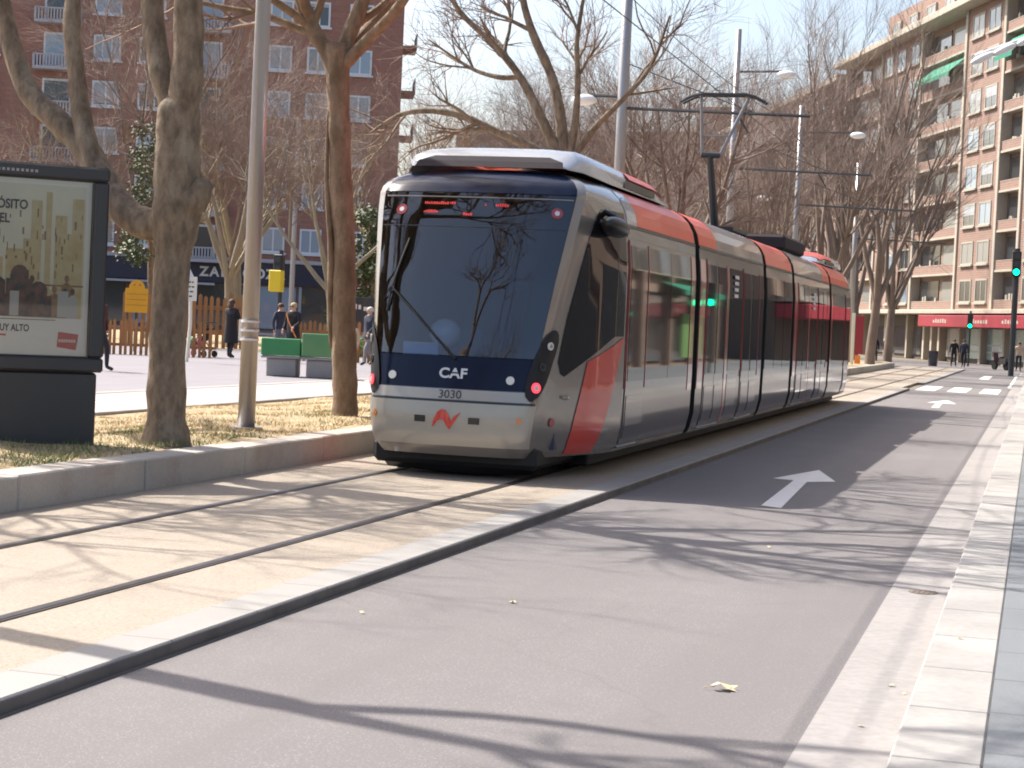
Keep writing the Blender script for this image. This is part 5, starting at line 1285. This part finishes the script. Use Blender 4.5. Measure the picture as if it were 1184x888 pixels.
if HAZE:
    hb = MB().box(-330, 330, -60, 420, -1.1, 34).build('haze', None); hb.data.materials.clear()
    hm = bpy.data.materials.new('haze'); hm.use_nodes = True; n_ = hm.node_tree.nodes; n_.remove(n_['Principled BSDF'])
    pv = n_.new('ShaderNodeVolumePrincipled'); pv.inputs['Color'].default_value = (.86, .88, .93, 1); pv.inputs['Density'].default_value = HAZE; pv.inputs['Anisotropy'].default_value = .3
    hm.node_tree.links.new(pv.outputs[0], n_['Material Output'].inputs['Volume']); hb.data.materials.append(hm); hb['kind'] = 'stuff'; hb['label'] = 'thin pale haze over the street'; hb.display_type = 'WIRE'
# ------------------------------------------------------------------ light, sky, camera
SUN_TO = Vector((-.81*1.0, .81*.34, 1.0)).normalized()
sun = bpy.data.lights.new('sun', 'SUN'); sun.energy = 4.9; sun.angle = radians(.53); sun.color = (1.0, .945, .86)
so = bpy.data.objects.new('sun', sun); C.objects.link(so); so.rotation_euler = SUN_TO.to_track_quat('Z', 'Y').to_euler(); so.location = (-20, 10, 40)
w = bpy.data.worlds.new('World'); sc.world = w; w.use_nodes = True; nt = w.node_tree
sky = nt.nodes.new('ShaderNodeTexSky'); sky.sky_type = 'NISHITA'; sky.sun_disc = False
sky.sun_elevation = math.asin(SUN_TO.z); sky.sun_rotation = atan2(SUN_TO.x, SUN_TO.y); sky.altitude = 200; sky.air_density = 1.0; sky.dust_density = 5.0; sky.ozone_density = 1.0
bg = nt.nodes['Background']; nt.links.new(sky.outputs[0], bg.inputs['Color']); bg.inputs['Strength'].default_value = .15
sc.view_settings.view_transform = 'Standard'; sc.view_settings.look = 'None'; sc.view_settings.exposure = EXPO; sc.view_settings.gamma = 1; sc.view_settings.use_curve_mapping = False
yaw, pitch, roll = radians(15.714), radians(1.967), radians(2.63)
f = Vector((-sin(yaw)*cos(pitch), cos(yaw)*cos(pitch), -sin(pitch))); r = Vector((cos(yaw), sin(yaw), 0)); u = r.cross(f)
R_ = r*cos(roll)+u*sin(roll); U_ = u*cos(roll)-r*sin(roll)
cam = bpy.data.cameras.new('camera'); cam.sensor_width = 36; cam.lens = 36*2150/1184; cam.clip_end = 4000; cam.clip_start = .05
co_ = bpy.data.objects.new('camera', cam); C.objects.link(co_)
mw = Matrix((R_, U_, -f)).transposed().to_4x4(); mw.translation = (0, 0, 1.65); co_.matrix_world = mw; sc.camera = co_
sc.cycles.max_bounces = 8; sc.cycles.transparent_max_bounces = 8; sc.cycles.pixel_filter_type = 'BLACKMAN_HARRIS'; sc.cycles.filter_width = 1.9
sc.cycles.use_denoising = True
